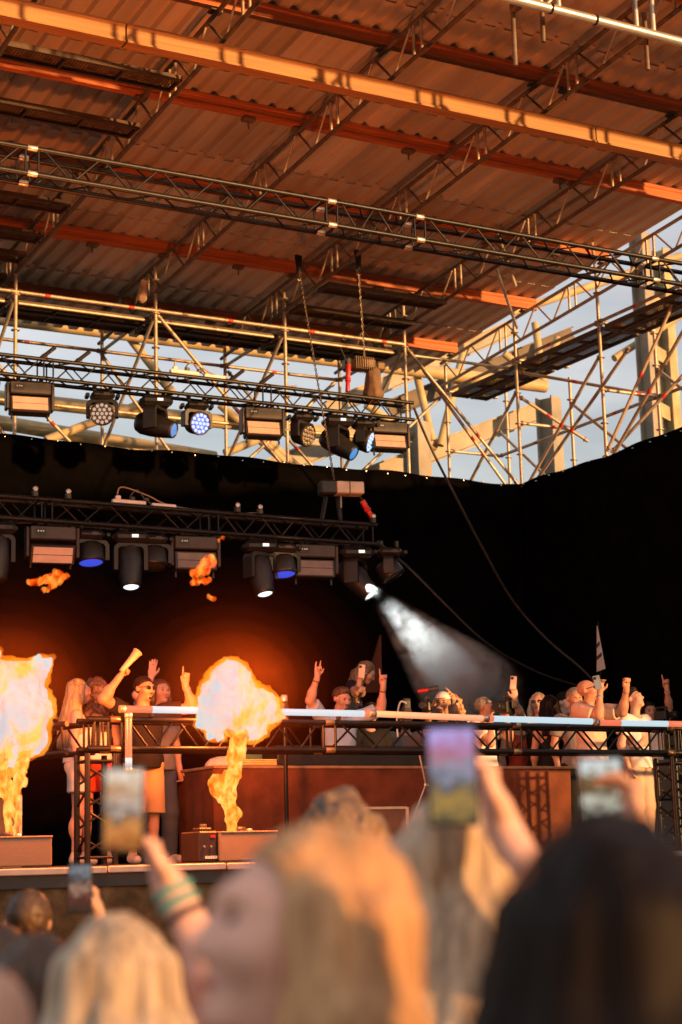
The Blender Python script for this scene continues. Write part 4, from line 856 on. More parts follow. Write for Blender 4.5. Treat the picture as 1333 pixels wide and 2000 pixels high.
for i, (z0_, z1_, lb) in enumerate([(DZ, 2.32, 'lower boxy speaker cabinet stacked behind the right end of the rail'), (2.335, 2.80, 'upper boxy speaker cabinet stacked behind the right end of the rail')]):
    t = thing('speaker_cabinet', (13.75, 16.9, z0_), lb, 'speaker', 'speaker stack'); box('cabinet', (13.75, 16.9, (z0_+z1_)/2), (.95, .7, z1_-z0_), spk, t, ch=.015)
    for s_ in (-1, 1):
        M = Matrix.Translation((13.55+.22*s_, 16.545, (z0_+z1_)/2)) @ FACE; v = [(.07*math.cos(a)*(1.1 if q % 2 else .9), .06*math.sin(a), 0) for q, a in enumerate([k*math.pi/3 for k in range(6)])]
        link('grip_hole', mesh('grip_hole', v+[(x, y, -.006) for x, y, z in v], [(0, 1, 2, 3, 4, 5)]+[(k, k+6, (k+1) % 6+6, (k+1) % 6) for k in range(6)], fix), M, t)
    letters(['TC  A', 'TC  Y'][i], Matrix.Translation((13.72, 16.545, [z0_+.1, z1_-.1][i])) @ FACE, .08, paint, t)
    for x_ in (13.28, 14.22): box('edge_strip', (x_, 16.55, (z0_+z1_)/2), (.02, .02, z1_-z0_+.004), casee, t)
for i, (z0_, z1_) in enumerate([(DZ, 2.62), (2.63, 3.2)]):
    t = thing('equipment_rack', (14.9, 18.2, z0_), ['lower', 'upper'][i]+' dark equipment rack with grey drawers at the far right behind the rail', 'rack', 'equipment racks'); box('shell', (14.7, 18.2, (z0_+z1_)/2), (.8, .6, z1_-z0_), fix, t, ch=.01)
    for k in range(4): box('drawer', (14.7, 17.89, z0_+(z1_-z0_)*(k+.5)/4), (.7, .02, (z1_-z0_)/4-.02), spk, t, ch=.005)
ris = thing('riser', (10.2, 17.9, DZ), 'low black riser platform behind the booth', 'riser'); box('deck', (10.3, 18.0, DZ+.55), (2.4, 1.0, .06), deckm, ris, ch=.006); box('front_panel', (10.3, 17.56, DZ+.26), (2.38, .03, .52), cloth, ris)
for sx in (9.2, 11.4):
    for sy in (17.6, 18.4): tube('leg', (sx, sy, DZ), (sx, sy, DZ+.52), .03, alub, ris)
flm = mat('flag_cloth', (.82, .82, .82), .8, 0, .06, 5); 
fp = thing('feather_flag', (15.300, 19.941, 4.250), 'narrow white and grey triangular flag standing against the black side wall', 'flag')
a, b, c = Vector((15.300, 19.953, 4.905)), Vector((15.300, 20.012, 4.257)), Vector((15.300, 19.821, 4.280))
v = [a, b, c]; o3 = Vector((.012, 0, 0)); link('cloth', mesh('flag', v+[p+o3 for p in v], [(0, 1, 2), (3, 5, 4), (0, 3, 4, 1), (1, 4, 5, 2), (2, 5, 3, 0)], flm), Matrix.Identity(4), fp)
for t0, t1 in ((.42, .50), (.68, .76)):
    q = [a.lerp(b, t0), a.lerp(b, t1), a.lerp(c, t1-.06), a.lerp(c, t0-.06)]; q = [p-Vector((.006, 0, 0)) for p in q]; link('stripe', mesh('stripe', q+[p-Vector((.003, 0, 0)) for p in q], [(0, 1, 2, 3)[::-1], (4, 5, 6, 7), (0, 1, 5, 4), (1, 2, 6, 5), (2, 3, 7, 6), (3, 0, 4, 7)], mat('flag_grey', (.10, .09, .09), .8)), Matrix.Identity(4), fp)
tube('pole', a+Vector((.03, .0, .05)), Vector((b.x+.03, b.y, DZ)), .01, alub, fp)
a, b, c = Vector((12.251, 20.800, 4.764)), Vector((12.238, 20.800, 3.976)), Vector((11.956, 20.800, 3.970)); v = [a, b, c]; o3 = Vector((0, .05, 0))
t = link('dark_sail', mesh('dark_sail', v+[p+o3 for p in v], [(0, 2, 1), (3, 4, 5), (0, 1, 4, 3), (1, 2, 5, 4), (2, 0, 3, 5)], mat('dark_red_cloth', (.10, .028, .012), .8, 0, .2, 5)), Matrix.Identity(4)); tag(t, 'dim reddish triangular sail standing behind the woman with the phone', 'sail')
# metal pole and microphone stand by the table
t = thing('microphone_stand', (9.302, 15.000, 2.453), 'thin metal stand leaning in front of the booth table', 'stand'); tube('upper_rod', (9.231, 15.000, 2.728), (9.290, 15.000, 2.443), .009, coupm, t); tube('foot_rod', (9.290, 15.000, 2.443), (8.95, 15.0, DZ), .009, coupm, t); box('joint', (9.296, 15.000, 2.438), (.05, .03, .03), coupm, t, ch=.006)
sc_ = mat('tablet_face', (.12, .13, .10), .3); t = thing('handheld_radio', (10.073, 16.600, 3.338), 'small dark receiver box with white leads standing on the console', 'receiver'); p = Vector((10.073, 16.600, 3.338)); box('body', p, (.085, .05, .24), fixg, t, ch=.012, rot=-.4); box('screen', p+Vector((-.006, -.028, .05)), (.06, .006, .08), sc_, t, rot=-.4); cable('lead', [p+Vector((-.02, -.03, .06)), p+Vector((-.1, -.03, .07)), p+Vector((-.13, 0, -.1)), p+Vector((-.1, .05, -.3))], .01, whm, t)
t = thing('bottle', (7.685, 14.900, 3.036), 'metal shaker bottle standing by the rail right of the flame', 'bottle'); p = Vector((7.688, 14.900, 3.147)); link('body', lathe([(.03, -.13), (.036, -.12), (.036, .05), (.03, .07)], 16, fixg, 'body'), Matrix.Translation(p), t); link('cap', lathe([(.032, .07), (.034, .08), (.034, .12), (.026, .135)], 16, casee, 'cap'), Matrix.Translation(p), t)
tube('support_post', p+Vector((0, 0, -.13)), Vector((p.x, p.y, DZ)), .02, alub, t)

# ------------------------------------------------------------------ people
def skinm(name, c): return mat(name, c, .5, 0, .10, 14, .1, 90, sss=.12, spec=.35)
SK = {'a': skinm('skin_light', (.58, .33, .235)), 'b': skinm('skin_tan', (.46, .24, .15)), 'c': skinm('skin_pink', (.84, .48, .37))}
eyem = mat('eye_dark', (.02, .014, .012), .25, 0, .1); lipm = mat('lips', (.36, .09, .075), .45, 0, .1); lipr = mat('lips_red', (.42, .03, .05), .4, 0, .1)
shade = mat('dark_glasses', (.012, .011, .012), .12, 0, .1, spec=.8); silv = mat('mirror_glasses', (.35, .33, .32), .15, .8, .1)
def hairm(name, c, c2): return mat(name, c, .42, 0, .3, 1.0, .6, 1.0, col2=c2, spec=.6) if False else _hair(name, c, c2)
def _hair(name, c, c2):
    m = bpy.data.materials.new(name); m.use_nodes = True; n = m.node_tree; b = n.nodes['Principled BSDF']; l = n.links.new
    g = n.nodes.new('ShaderNodeNewGeometry'); mp = n.nodes.new('ShaderNodeMapping'); mp.inputs['Scale'].default_value = (110, 110, 7); l(g.outputs['Position'], mp.inputs['Vector'])
    nz = n.nodes.new('ShaderNodeTexNoise'); nz.inputs['Scale'].default_value = 1; nz.inputs['Detail'].default_value = 4; nz.inputs['Distortion'].default_value = .4; l(mp.outputs['Vector'], nz.inputs['Vector'])
    mp2 = n.nodes.new('ShaderNodeMapping'); mp2.inputs['Scale'].default_value = (26, 26, 3); l(g.outputs['Position'], mp2.inputs['Vector']); n2 = n.nodes.new('ShaderNodeTexNoise'); n2.inputs['Scale'].default_value = 1; n2.inputs['Detail'].default_value = 3; l(mp2.outputs['Vector'], n2.inputs['Vector'])
    ad = n.nodes.new('ShaderNodeMath'); ad.operation = 'MULTIPLY_ADD'; ad.inputs[1].default_value = .5; l(nz.outputs['Fac'], ad.inputs[0]); h2_ = n.nodes.new('ShaderNodeMath'); h2_.operation = 'MULTIPLY'; h2_.inputs[1].default_value = .5; l(n2.outputs['Fac'], h2_.inputs[0]); l(h2_.outputs[0], ad.inputs[2])
    rp = n.nodes.new('ShaderNodeValToRGB'); rp.color_ramp.elements[0].position = .36; rp.color_ramp.elements[1].position = .66; rp.color_ramp.elements[0].color = (*c, 1); rp.color_ramp.elements[1].color = (*c2, 1); l(ad.outputs[0], rp.inputs['Fac']); l(rp.outputs['Color'], b.inputs['Base Color'])
    b.inputs['Roughness'].default_value = .5; b.inputs['Specular IOR Level'].default_value = .5 if c2[0] > .1 else .12
    bp = n.nodes.new('ShaderNodeBump'); bp.inputs['Strength'].default_value = .5; bp.inputs['Distance'].default_value = .004; l(nz.outputs['Fac'], bp.inputs['Height']); l(bp.outputs['Normal'], b.inputs['Normal'])
    return m
HR = {'mid': _hair('hair_mid_brown', (.09, .05, .028), (.30, .18, .10)), 'blonde': _hair('hair_blonde', (.22, .12, .045), (.62, .42, .2)), 'dark': _hair('hair_dark', (.008, .005, .004), (.035, .02, .013)), 'brown': _hair('hair_brown', (.035, .016, .008), (.13, .065, .03)), 'red': _hair('hair_redblonde', (.34, .145, .05), (.76, .43, .19)), 'ash': _hair('hair_ash', (.25, .165, .10), (.76, .57, .38)), 'grey': _hair('hair_grey', (.12, .1, .085), (.3, .25, .2)), 'black': _hair('hair_black', (.004, .0022, .0015), (.016, .008, .005))}
def clothm(name, c, var=.12): return mat('cloth_'+name, c, .85, 0, var, 6, .25, 70, spec=.2)
SPH = {}
def sph(m):
    if m.name not in SPH:
        v = []; f = []; a_, b_ = 14, 9
        pr = [(max(math.sin(math.pi*j/b_), .02), -math.cos(math.pi*j/b_)) for j in range(b_+1)]; SPH[m.name] = lathe(pr, a_, m, 'ball')
    return SPH[m.name]
NV = lambda v: np.array(v, float)
def unit(v): v = NV(v); return v/max(np.linalg.norm(v), 1e-9)
def rotm(yaw, pitch, tilt=0): return np.array((Matrix.Rotation(yaw, 3, 'Z') @ Matrix.Rotation(pitch, 3, 'X') @ Matrix.Rotation(tilt, 3, 'Y')))
def add_hand(s, Wp, d, n_, pose, k, thumb=1, h=.0):
    d = unit(d); n_ = unit(NV(n_)-d*(NV(n_)@d)); l = np.cross(d, n_); Rm = np.stack([l, n_, d], 1)
    s.ell(Wp+d*.052*k, (.041*k, .017*k, .056*k), .012, Rm, pad=.03); s.cone(Wp-d*.03*k, Wp+d*.03*k, .026*k, .026*k, .02, .03)
    cur = {'open': (.15, .1, .1, .15), 'relax': (.45, .5, .55, .6), 'fist': (1, 1, 1, 1), 'point': (0.02, 1, 1, 1), 'hold': (.5, .55, .55, .5), 'two': (.05, .9, 1, .1)}[pose]
    sp = {'open': 1.5, 'hold': 1.2}.get(pose, 1.0)
    for i, (o, L_) in enumerate(zip((-.030, -.0105, .0095, .028), (.072, .08, .074, .058))):
        o *= thumb*-1*sp if False else -thumb; a = cur[i]; b0 = Wp+d*.098*k+l*o*k*1.0; sd_ = l*o*(4 if pose == 'open' else 1.2)
        d1 = unit(d*math.cos(a*1.5)+n_*math.sin(a*1.5)+sd_*(1-a)); p1 = b0+d1*L_*.5*k; d2 = unit(d*math.cos(a*3.0)+n_*math.sin(a*3.0)+sd_*(1-a)); p2 = p1+d2*L_*.5*k
        s.cone(b0-d1*.012, p1, .0105*k, .0095*k, .006, .02); s.cone(p1, p2, .0095*k, .008*k, .006, .02)
    tb_ = Wp+d*.03*k+l*thumb*.03*k
    if pose in ('fist', 'point'): t1 = tb_+unit(d*.8+n_*.6+l*thumb*.3)*.045*k; t2 = t1+unit(d*.5+n_*.6-l*thumb*.7)*.035*k
    else: t1 = tb_+unit(d*.7+l*thumb*.7+n_*.3)*.042*k; t2 = t1+unit(d*.95+l*thumb*.25+n_*.15)*.034*k
    s.cone(tb_, t1, .015*k, .012*k, .012, .02); s.cone(t1, t2, .0115*k, .009*k, .006, .02)
def ik(Sh, T, l1, l2, hint):
    v = T-Sh; D = np.linalg.norm(v); D2 = min(D, (l1+l2)*.985); v = v/max(D, 1e-6); T = Sh+v*D2
    a = (l1*l1-l2*l2+D2*D2)/(2*D2); hh = math.sqrt(max(l1*l1-a*a, 0)); hn = unit(NV(hint)-v*(NV(hint)@v)); return Sh+v*a+hn*hh, T
def person(label, loc, hgt, rz, skin='a', hair=('short', 'dark'), top=('tee', None), bottom=('pants', None), arms=(None, None), lean=0., head=(0, 0, 0), glasses=None, fem=False, h=.009, group=None, bulk=1., hh=None, brow=True, bands=(), lips=None, beard=None, face=True, hairlen=.3, feet=True):
    """loc: feet in the world, rz: facing (local -Y); arms: (image-left -X, +X) dicts with world wrist T, hint e, hand pose, world hand dir d, palm n"""
    t = thing('person', loc, label, 'person', group); k = hgt/1.78; Mw = Matrix.Translation(loc) @ Matrix.Rotation(rz, 4, 'Z'); Mi = Mw.inverted(); R3 = np.array(Mi.to_3x3())
    tw = lambda p: NV(Mi @ Vector(p)); td = lambda d: R3 @ NV(d)
    hip = NV((0, 0, .95*k)); up = unit((0, -math.sin(lean), math.cos(lean))); fwd = unit((0, -math.cos(lean), -math.sin(lean))); ax = NV((1, 0, 0)); B = np.stack([ax, -fwd, up], 1)
    T_ = lambda x, y, z: hip+B @ (NV((x, y, z-.95))*k)
    sw = (.155 if fem else .185)*bulk; bw = bulk*(.92 if fem else 1)
    neck0, neck1 = T_(0, .015, 1.44), T_(0, .0, 1.57); Hm = B @ rotm(*[R(q) for q in head]); Hc = T_(0, -.01, 1.575)+Hm @ NV((0, -.005, .10))*k
    hp = lambda x, y, z: Hc+Hm @ (NV((x, y, z))*k)
    J = {}
    for sd_, i in ((-1, 0), (1, 1)):
        Sh = T_(sd_*sw, .01, 1.435); sp = arms[i] or {}
        if 'T' in sp:
            Sh = Sh+NV((0, 0, .03*k if tw(sp['T'])[2] > Sh[2] else 0))
            El, Wr = ik(Sh, tw(sp['T']), .29*k, .26*k, td(sp.get('e', (0, 0, -1))))
        else: El, Wr = Sh+NV((sd_*.06, .03, -.28))*k, Sh+NV((sd_*.05, -.05, -.53))*k
        hd = td(sp['d']) if 'd' in sp else unit(Wr-El); hn = td(sp['n']) if 'n' in sp else NV((-sd_, -.2, 0)); J[i] = (Sh, El, Wr, hd, hn, sp.get('p', 'relax'), sp.get('th', -sd_))
    pts = np.array([q for i in J for q in J[i][:3]]+[J[i][2]+unit(J[i][3])*.22*k for i in J]+[hp(0, 0, .13), hp(0, -.1, 0), NV((-.2, -.2, 0)), NV((.2, .2, 0)), T_(0, -.15, 1.0), T_(0, .15, 1.3)])
    lo = pts.min(0)-.13; hi = pts.max(0)+.13; lo[2] = -.02
    s = Sdf(lo, hi, h)
    # torso
    s.ell(T_(0, .005, .97), NV((.155*bw+(.015 if fem else 0), .105*bulk, .12))*k, .05, B); s.cone(T_(0, .0, 1.02), T_(0, 0, 1.14), .112*k*bw, .11*k*bw, .06); s.ell(T_(0, .0, 1.28), NV((.155*bw, .105*bulk, .17))*k, .06, B)
    s.cone(T_(-sw*.75, .012, 1.42), T_(sw*.75, .012, 1.42), .062*k*bw, .062*k*bw, .06); s.cone(neck0, neck1, .062*k*bw, .052*k*bw, .03)
    if fem: [s.ell(T_(q, -.085, 1.27), NV((.06, .055, .06))*k, .04) for q in (-.065, .065)]
    # legs
    for sd_ in (-1, 1):
        s.cone(NV((sd_*.085, .0, .93))*k, NV((sd_*.10, -.01, .50))*k, .083*k*bw, .055*k, .04); s.cone(NV((sd_*.10, -.01, .50))*k, NV((sd_*.105, .02, .09))*k, .056*k, .036*k, .03); s.ell(NV((sd_*.10, .03, .36))*k, NV((.05, .055, .1))*k, .03)
    # arms and hands
    for i in J:
        Sh, El, Wr, hd, hn, pose, th = J[i]
        s.cone(Sh, El, .056*k*bw, .043*k*bw, .04); s.cone(El, Wr, .043*k*bw, .027*k*bw, .025); s.ell(El+(Wr-El)*.28, NV((.047, .047, .06))*k*bw, .03)
        add_hand(s, Wr, hd, hn, pose, k, th)
    # head
    E_ = lambda c, r, kk=.02, sub=False: s.ell(hp(*c), NV(r)*k, kk*k, Hm, sub, pad=.03)
    E_((0, .015, .034), (.076, .096, .082), .02); E_((0, -.032, -.045), (.058, .062, .07), .045); E_((0, -.055, -.0), (.058, .045, .05), .04); E_((0, -.078, -.098), (.026, .022, .02), .03)
    s.cone(hp(0, -.092, .012), hp(0, -.114, -.03), .010*k, .0145*k, .014, .03); [E_((q, -.098, -.034), (.011, .012, .009), .012) for q in (-.012, .012)]
    E_((0, -.085, .027), (.052, .017, .011), .02); [E_((q, -.106, .004), (.016, .014, .010), .015, True) for q in (-.032, .032)]; [E_((q, -.07, -.028), (.022, .022, .02), .03) for q in (-.042, .042)]
    E_((0, -.094, -.060), (.022, .012, .006), .008); E_((0, -.091, -.072), (.020, .012, .007), .008); [E_((q, .012, -.002), (.010, .022, .033), .008) for q in (-.079, .079)]
    V, Q = s.net(); link('body', npmesh('body', V, Q, SK[skin]), Mw, t)
    # face pieces
    def fp(nm, c, r, m, rot=0): return link(nm, sph(m), Mw @ Matrix(np.block([[Hm, Hc[:, None]+(Hm @ (NV(c)*k))[:, None]], [np.zeros((1, 3)), np.ones((1, 1))]]).tolist()) @ Matrix.Rotation(rot, 4, 'Y') @ Matrix.Diagonal((r[0]*k, r[1]*k, r[2]*k, 1)), t)
    if face:
        for q in (-1, 1):
            fp('eye', (q*.032, -.092, .003), (.014, .008, .006), eyem)
            if brow: fp('eyebrow', (q*.034, -.100, .024), (.020, .006, .0042), HR[hair[1]] if hair[1] in HR else eyem, q*.12)
        fp('lips', (0, -.1015, -.066), (.021, .006, .0062), lips or lipm)
        if beard: fp('moustache', (0, -.104, -.050), (.026, .007, .006), beard); fp('goatee', (0, -.094, -.095), (.022, .012, .016), beard)
    if glasses:
        g_ = fp('sunglasses', (0, -.098, .020), (.060, .004, .004), glasses)
        for q in (-1, 1): fp('glasses_lens', (q*.034, -.107, .004), (.029, .006, .020), glasses); a_, b_ = hp(q*.062, -.095, .012), hp(q*.084, .015, .010); tube('glasses_temple', Mw @ Vector(a_), Mw @ Vector(b_), .0038*k, shade, t, 6)
    # hair
    st_, hc = hair; hs = hh or max(h*.85, .006)
    if st_ != 'bald':
        ln = hairlen if st_ in ('long', 'curly', 'updo') else 0
        s2 = Sdf(Hc-NV((.24, .24, .16+ln)), Hc+NV((.24, .24, .24)), hs)
        E2 = lambda c, r, kk=.02: s2.ell(hp(*c), NV(r)*k, kk, Hm, pad=.04)
        E2((0, .017, .037), (.086, .106, .091))
        if st_ == 'short': E2((0, -.03, .10), (.055, .055, .03), .03)
        if st_ in ('long', 'curly', 'updo'):
            wv = .02 if st_ != 'curly' else .035
            if st_ == 'updo':
                E2((0, .10, .07), (.045, .05, .045), .02); E2((.02, .11, .03), (.04, .04, .04), .02)
            for (x, y) in ((-.085, -.01), (-.085, .04), (-.055, .085), (0, .10), (.055, .085), (.085, .04), (.085, -.01)):
                a_ = hp(x*.95, y, .03); b_ = hp(x*1.12, y*1.02+.015, -.09); b_ = NV((b_[0], b_[1], b_[2])); c_ = b_+NV((x*.15, .035, -ln*.55))*1.0+(Hm @ NV((0, .02, 0))); e_ = c_+NV((0, .02, -ln*.45))
                s2.cone(a_, b_, .026*k, .034*k, .03, .04); s2.cone(b_, c_, .034*k, .036*k, .03, .04); s2.cone(c_, e_, .036*k, .018*k, .03, .04)
        fr = NV((38, 38, 5)) if st_ in ('long', 'updo') else (NV((30, 30, 30)) if st_ == 'curly' else NV((60, 60, 60)))
        am = {'long': .007, 'updo': .008, 'curly': .016, 'cap': .0}.get(st_, .006)
        if am: s2.noise(am, fr, 5, hgt*31)
        I = np.argwhere(s2.F < .03); Lc = (s2.pts(I)-Hc) @ Hm/k; x, y, z = Lc.T
        if st_ == 'cap': cut = np.maximum(np.interp(z, [.02, .04, .3], [.3, -.3, -.3])-y, .035-z)
        elif st_ in ('short', 'fade'): cut = np.maximum(np.interp(z, [-.1, -.03, .03, .058, .078, .11], [.06, .03, -.015, -.065, -.10, -.3])-y, -.085-z)
        else: cut = np.interp(z, [-.6, -.12, -.03, .035, .066, .085, .12], [-.3, -.06, -.045, -.03, -.06, -.10, -.3])-y-.95*np.maximum(np.abs(x)-.05, 0)
        ii = tuple(I.T); s2.F[ii] = np.maximum(s2.F[ii], (cut*k).astype(np.float32)); V, Q = s2.net()
        link('cap' if st_ == 'cap' else 'hair', npmesh('hair', V, Q, HR[hc] if hc in HR else MATS[hc]), Mw, t)
        if st_ == 'cap': fp('cap_brim', (0, -.115, .052), (.07, .075, .008), MATS[hc])
    # clothes: looser shells cut at neck, cuff and hem
    hc_ = max(h, .009); kind, cm = top
    if kind:
        s3 = Sdf(lo, np.maximum(hi, 0), hc_); ex = {'tee': .018, 'top': .010, 'shirt': .022, 'crop': .010}[kind]; hem = {'tee': .90, 'shirt': .86, 'top': .98, 'crop': 1.12}[kind]
        s3.ell(T_(0, .0, 1.28), NV((.155*bw+ex, .105*bulk+ex, .17+ex*.6))*k, .06, B); s3.cone(T_(-sw*.78, .012, 1.42), T_(sw*.78, .012, 1.42), (.062*bw+ex*.8)*k, (.062*bw+ex*.8)*k, .06)
        s3.cone(T_(0, .0, 1.14), T_(0, 0, hem-.05), (.118*bw+ex)*k, (.13*bw+ex*1.4)*k, .08); s3.ell(T_(0, .005, .98), NV((.155*bw+ex*1.3, .11*bulk+ex*1.3, .14))*k, .06, B)
        if fem: [s3.ell(T_(q, -.085, 1.27), NV((.06+ex*.6, .055+ex*.7, .06+ex))*k, .04) for q in (-.065, .065)]
        for i in J:
            Sh, El = J[i][0], J[i][1]
            if kind in ('tee', 'shirt'): e_ = Sh+(El-Sh)*(.62 if kind == 'tee' else .8); s3.cone(Sh, e_, (.056*bw+ex)*k, (.05*bw+ex*1.4)*k, .04)
        s3.noise(.006, NV((11, 11, 8)), 9, hgt*17, .6)
        I = np.argwhere(s3.F < .03); ii = tuple(I.T); G = s3.pts(I); F = s3.F[ii]; loc_ = (G-hip) @ B/k+NV((0, 0, .95))
        F = np.maximum(F, (hem-loc_[:, 2])*k)
        nk = np.sqrt(loc_[:, 0]**2+(loc_[:, 1]+.02)**2+((loc_[:, 2]-1.53)/1.05)**2)-(.088 if kind in ('tee', 'shirt') else .125); F = np.maximum(F, -nk*k)
        for i in J:
            Sh, El = J[i][0], J[i][1]; d = unit(El-Sh); e_ = Sh+(El-Sh)*({'tee': .60, 'shirt': .78}.get(kind, .06)); cutp = (G-e_) @ d; near = np.linalg.norm(G-(e_+d*.05), axis=-1) < .13*k
            F = np.where(near, np.maximum(F, cutp), F)
        s3.F[ii] = F; V, Q = s3.net(); link({'tee': 't_shirt', 'shirt': 'shirt', 'top': 'top', 'crop': 'crop_top'}[kind], npmesh('shirt', V, Q, cm), Mw, t)
    kind, cm = bottom
    if kind:
        s4 = Sdf(NV((-.36, -.34, 0))*k, NV((.36, .34, 1.12))*k, hc_); s4.ell(NV((0, .005, .96))*k, NV((.165*bw+.012, .118*bulk, .125))*k, .05); end = {'pants': .06, 'shorts': .48, 'skirt': .6, 'minis': .70}[kind]; fl = {'pants': .03, 'shorts': .045, 'skirt': .06, 'minis': .05}[kind]
        for sd_ in (-1, 1):
            a_ = NV((sd_*.085, 0, .92))*k; m_ = NV((sd_*.105, -.01, .5))*k; e_ = NV((sd_*.11, .01, end))*k
            s4.cone(a_, m_ if kind == 'pants' else NV((sd_*.115, -.01, end-.04))*k, (.09*bw+.012)*k, (.06+fl)*k, .04)
            if kind == 'pants': s4.cone(m_, e_, (.06+fl*.8)*k, (.055+fl*.6)*k, .03)
        s4.noise(.007, NV((9, 9, 5)), 4, hgt*13)
        s4.F[:, :, :max(0, int(end*k/s4.h))] = .2; s4.F[:, :, int(1.04*k/s4.h):] = .2; V, Q = s4.net()
        link({'pants': 'trousers', 'shorts': 'shorts', 'skirt': 'skirt', 'minis': 'mini_skirt'}[kind], npmesh('trousers', V, Q, cm), Mw, t)
    if feet:
        s5 = Sdf(NV((-.2, -.26, -.01))*k, NV((.2, .16, .16))*k, .011)
        for sd_ in (-1, 1): s5.cone(NV((sd_*.11, .03, .05))*k, NV((sd_*.125, -.15, .04))*k, .047*k, .042*k, .02); s5.cone(NV((sd_*.108, .03, .06))*k, NV((sd_*.106, .025, .10))*k, .045*k, .042*k, .02)
        s5.F = np.maximum(s5.F, (.002-s5.grid()[..., 2]).astype(np.float32)); V, Q = s5.net(); link('shoes', npmesh('shoes', V, Q, clothm('shoes', (.5, .45, .4))), Mw, t)
    for (i, q, m) in bands:
        Wr, El = J[i][2], J[i][1]; d = unit(El-Wr); p = Mw @ Vector(Wr+d*q); dv = (Mw.to_3x3() @ Vector(d)); link('wristband', lathe([(.031*k*bw, -.006), (.0345*k*bw, -.004), (.0345*k*bw, .004), (.031*k*bw, .006)], 14, m, 'wristband'), Matrix.Translation(p) @ dv.to_track_quat('Z', 'Y').to_matrix().to_4x4(), t)
    return t, Mw, J
def phone(label, c, nrm, upv, w_=.074, hgt=.152, screen=None, back=None, cat='phone'):
    """nrm: direction the screen faces"""
    n_ = Vector(nrm).normalized(); u_ = Vector(upv); u_ = (u_-n_*u_.dot(n_)).normalized(); x_ = u_.cross(n_)
    M = Matrix(((x_.x, -n_.x, u_.x, c[0]), (x_.y, -n_.y, u_.y, c[1]), (x_.z, -n_.z, u_.z, c[2]), (0, 0, 0, 1)))
    t = thing('phone', c, label, cat, 'phones'); box('case', (0, 0, 0), (w_, .009, hgt), back or fix, t, ch=.004, M=M)
    box('screen', (0, -.0052, 0), (w_-.009, .0012, hgt-.012), screen or shade, t, M=M)
    cb = box('camera_block', (w_*.22, .006, hgt*.33), (w_*.42, .004, w_*.42), fixg, t, ch=.0015, M=M)
    for dx, dz in ((-.09, .09), (-.09, -.09), (.09, 0)): link('camera_lens', cyl(shade, 10), M @ Matrix.Translation((w_*(.22+dx), .009, hgt*.33+w_*dz)) @ Matrix.Rotation(R(90), 4, 'X') @ Matrix.Diagonal((w_*.075, w_*.075, .004, 1)), cb)
    return t
blk = clothm('black', (.014, .012, .012)); tan_ = clothm('tan', (.50, .30, .15)); beige = clothm('beige', (.62, .42, .30)); white_ = clothm('white', (.70, .64, .60)); ltblue = clothm('light_blue', (.45, .52, .62)); navy = clothm('navy', (.014, .015, .03)); grey_ = clothm('grey', (.2, .18, .17)); redc = clothm('red', (.38, .05, .02)); jean = clothm('denim', (.06, .08, .13))
blue_band = mat('blue_wristband', (.08, .28, .55), .6, 0, .2); dark_band = mat('dark_bracelet', (.05, .03, .025), .5); teal_band = mat('teal_wristband', (.10, .33, .28), .6, 0, .2)
def at_deck(p): return (p[0], p[1], DZ+.002)
CAMW = Vector((-.49, -.87, 0))
def stagep(label, eye, **k):
    z = eye[2]; rise = k.pop('rise', 0); lean = k.get('lean', 0); hgt = (z-DZ-rise)/(1.67-.72*(1-math.cos(lean)))*1.78; q_ = k.get('rz', R(-15)); eye = (eye[0]-math.sin(q_)*math.sin(lean)*.72*hgt/1.78, eye[1]+math.cos(q_)*math.sin(lean)*.72*hgt/1.78, z)
    return person(label, (eye[0], eye[1], DZ+.002+rise), hgt, k.pop('rz', R(-15)), group='people on the stage', **k)
# man in sunglasses left
stagep('man in black t-shirt, sunglasses and tan shorts with both arms raised at the left', (6.290, 15.000, 3.309), rz=R(-2), skin='b', hair=('fade', 'dark'), top=('tee', blk), bottom=('shorts', tan_), glasses=shade, head=(22, 2, 0), bulk=1.16, beard=HR['dark'],
       arms=({'T': (5.999, 14.850, 3.403), 'e': (-1, .1, -.9), 'p': 'fist', 'n': (.8, -.5, 0)}, {'T': (6.643, 14.850, 3.354), 'e': (1, .0, -1.0), 'p': 'point', 'd': (.05, -.1, 1), 'n': (-.3, -.9, 0)}), bands=((1, .05, blue_band),))
hv_ = [(.022, -.02), (.025, .02), (.03, .12), (.042, .21), (.046, .225), (.04, .225), (.03, .15)]
t = thing('paper_horn', (5.997, 14.820, 3.418), 'pale cone shaped horn held up by the man in sunglasses', 'horn'); d = (Vector((6.167, 14.820, 3.637))-Vector((5.997, 14.820, 3.446))).normalized()
link('cone', lathe(hv_, 18, mat('pale_card', (.66, .42, .25), .6)), Matrix.Translation((6.017, 14.820, 3.465)) @ d.to_track_quat('Z', 'Y').to_matrix().to_4x4(), t); link('rim', lathe([(.045, .215), (.050, .22), (.045, .226)], 18, mat('pale_card', ())), Matrix.Translation((6.017, 14.820, 3.465)) @ d.to_track_quat('Z', 'Y').to_matrix().to_4x4(), t)
stagep('woman with long blonde ponytail and white top at the far left behind the rail', (5.750, 15.250, 3.298), rz=R(70), skin='a', fem=True, hair=('long', 'blonde'), hairlen=.42, top=('top', white_), bottom=('minis', white_), head=(10, 0, 0))
stagep('woman with long dark curly hair seen from behind beside the man in sunglasses', (5.954, 15.300, 3.326), rz=R(150), skin='b', fem=True, hair=('curly', 'brown'), hairlen=.30, top=('top', white_), bottom=('minis', redc), head=(0, 0, 0))
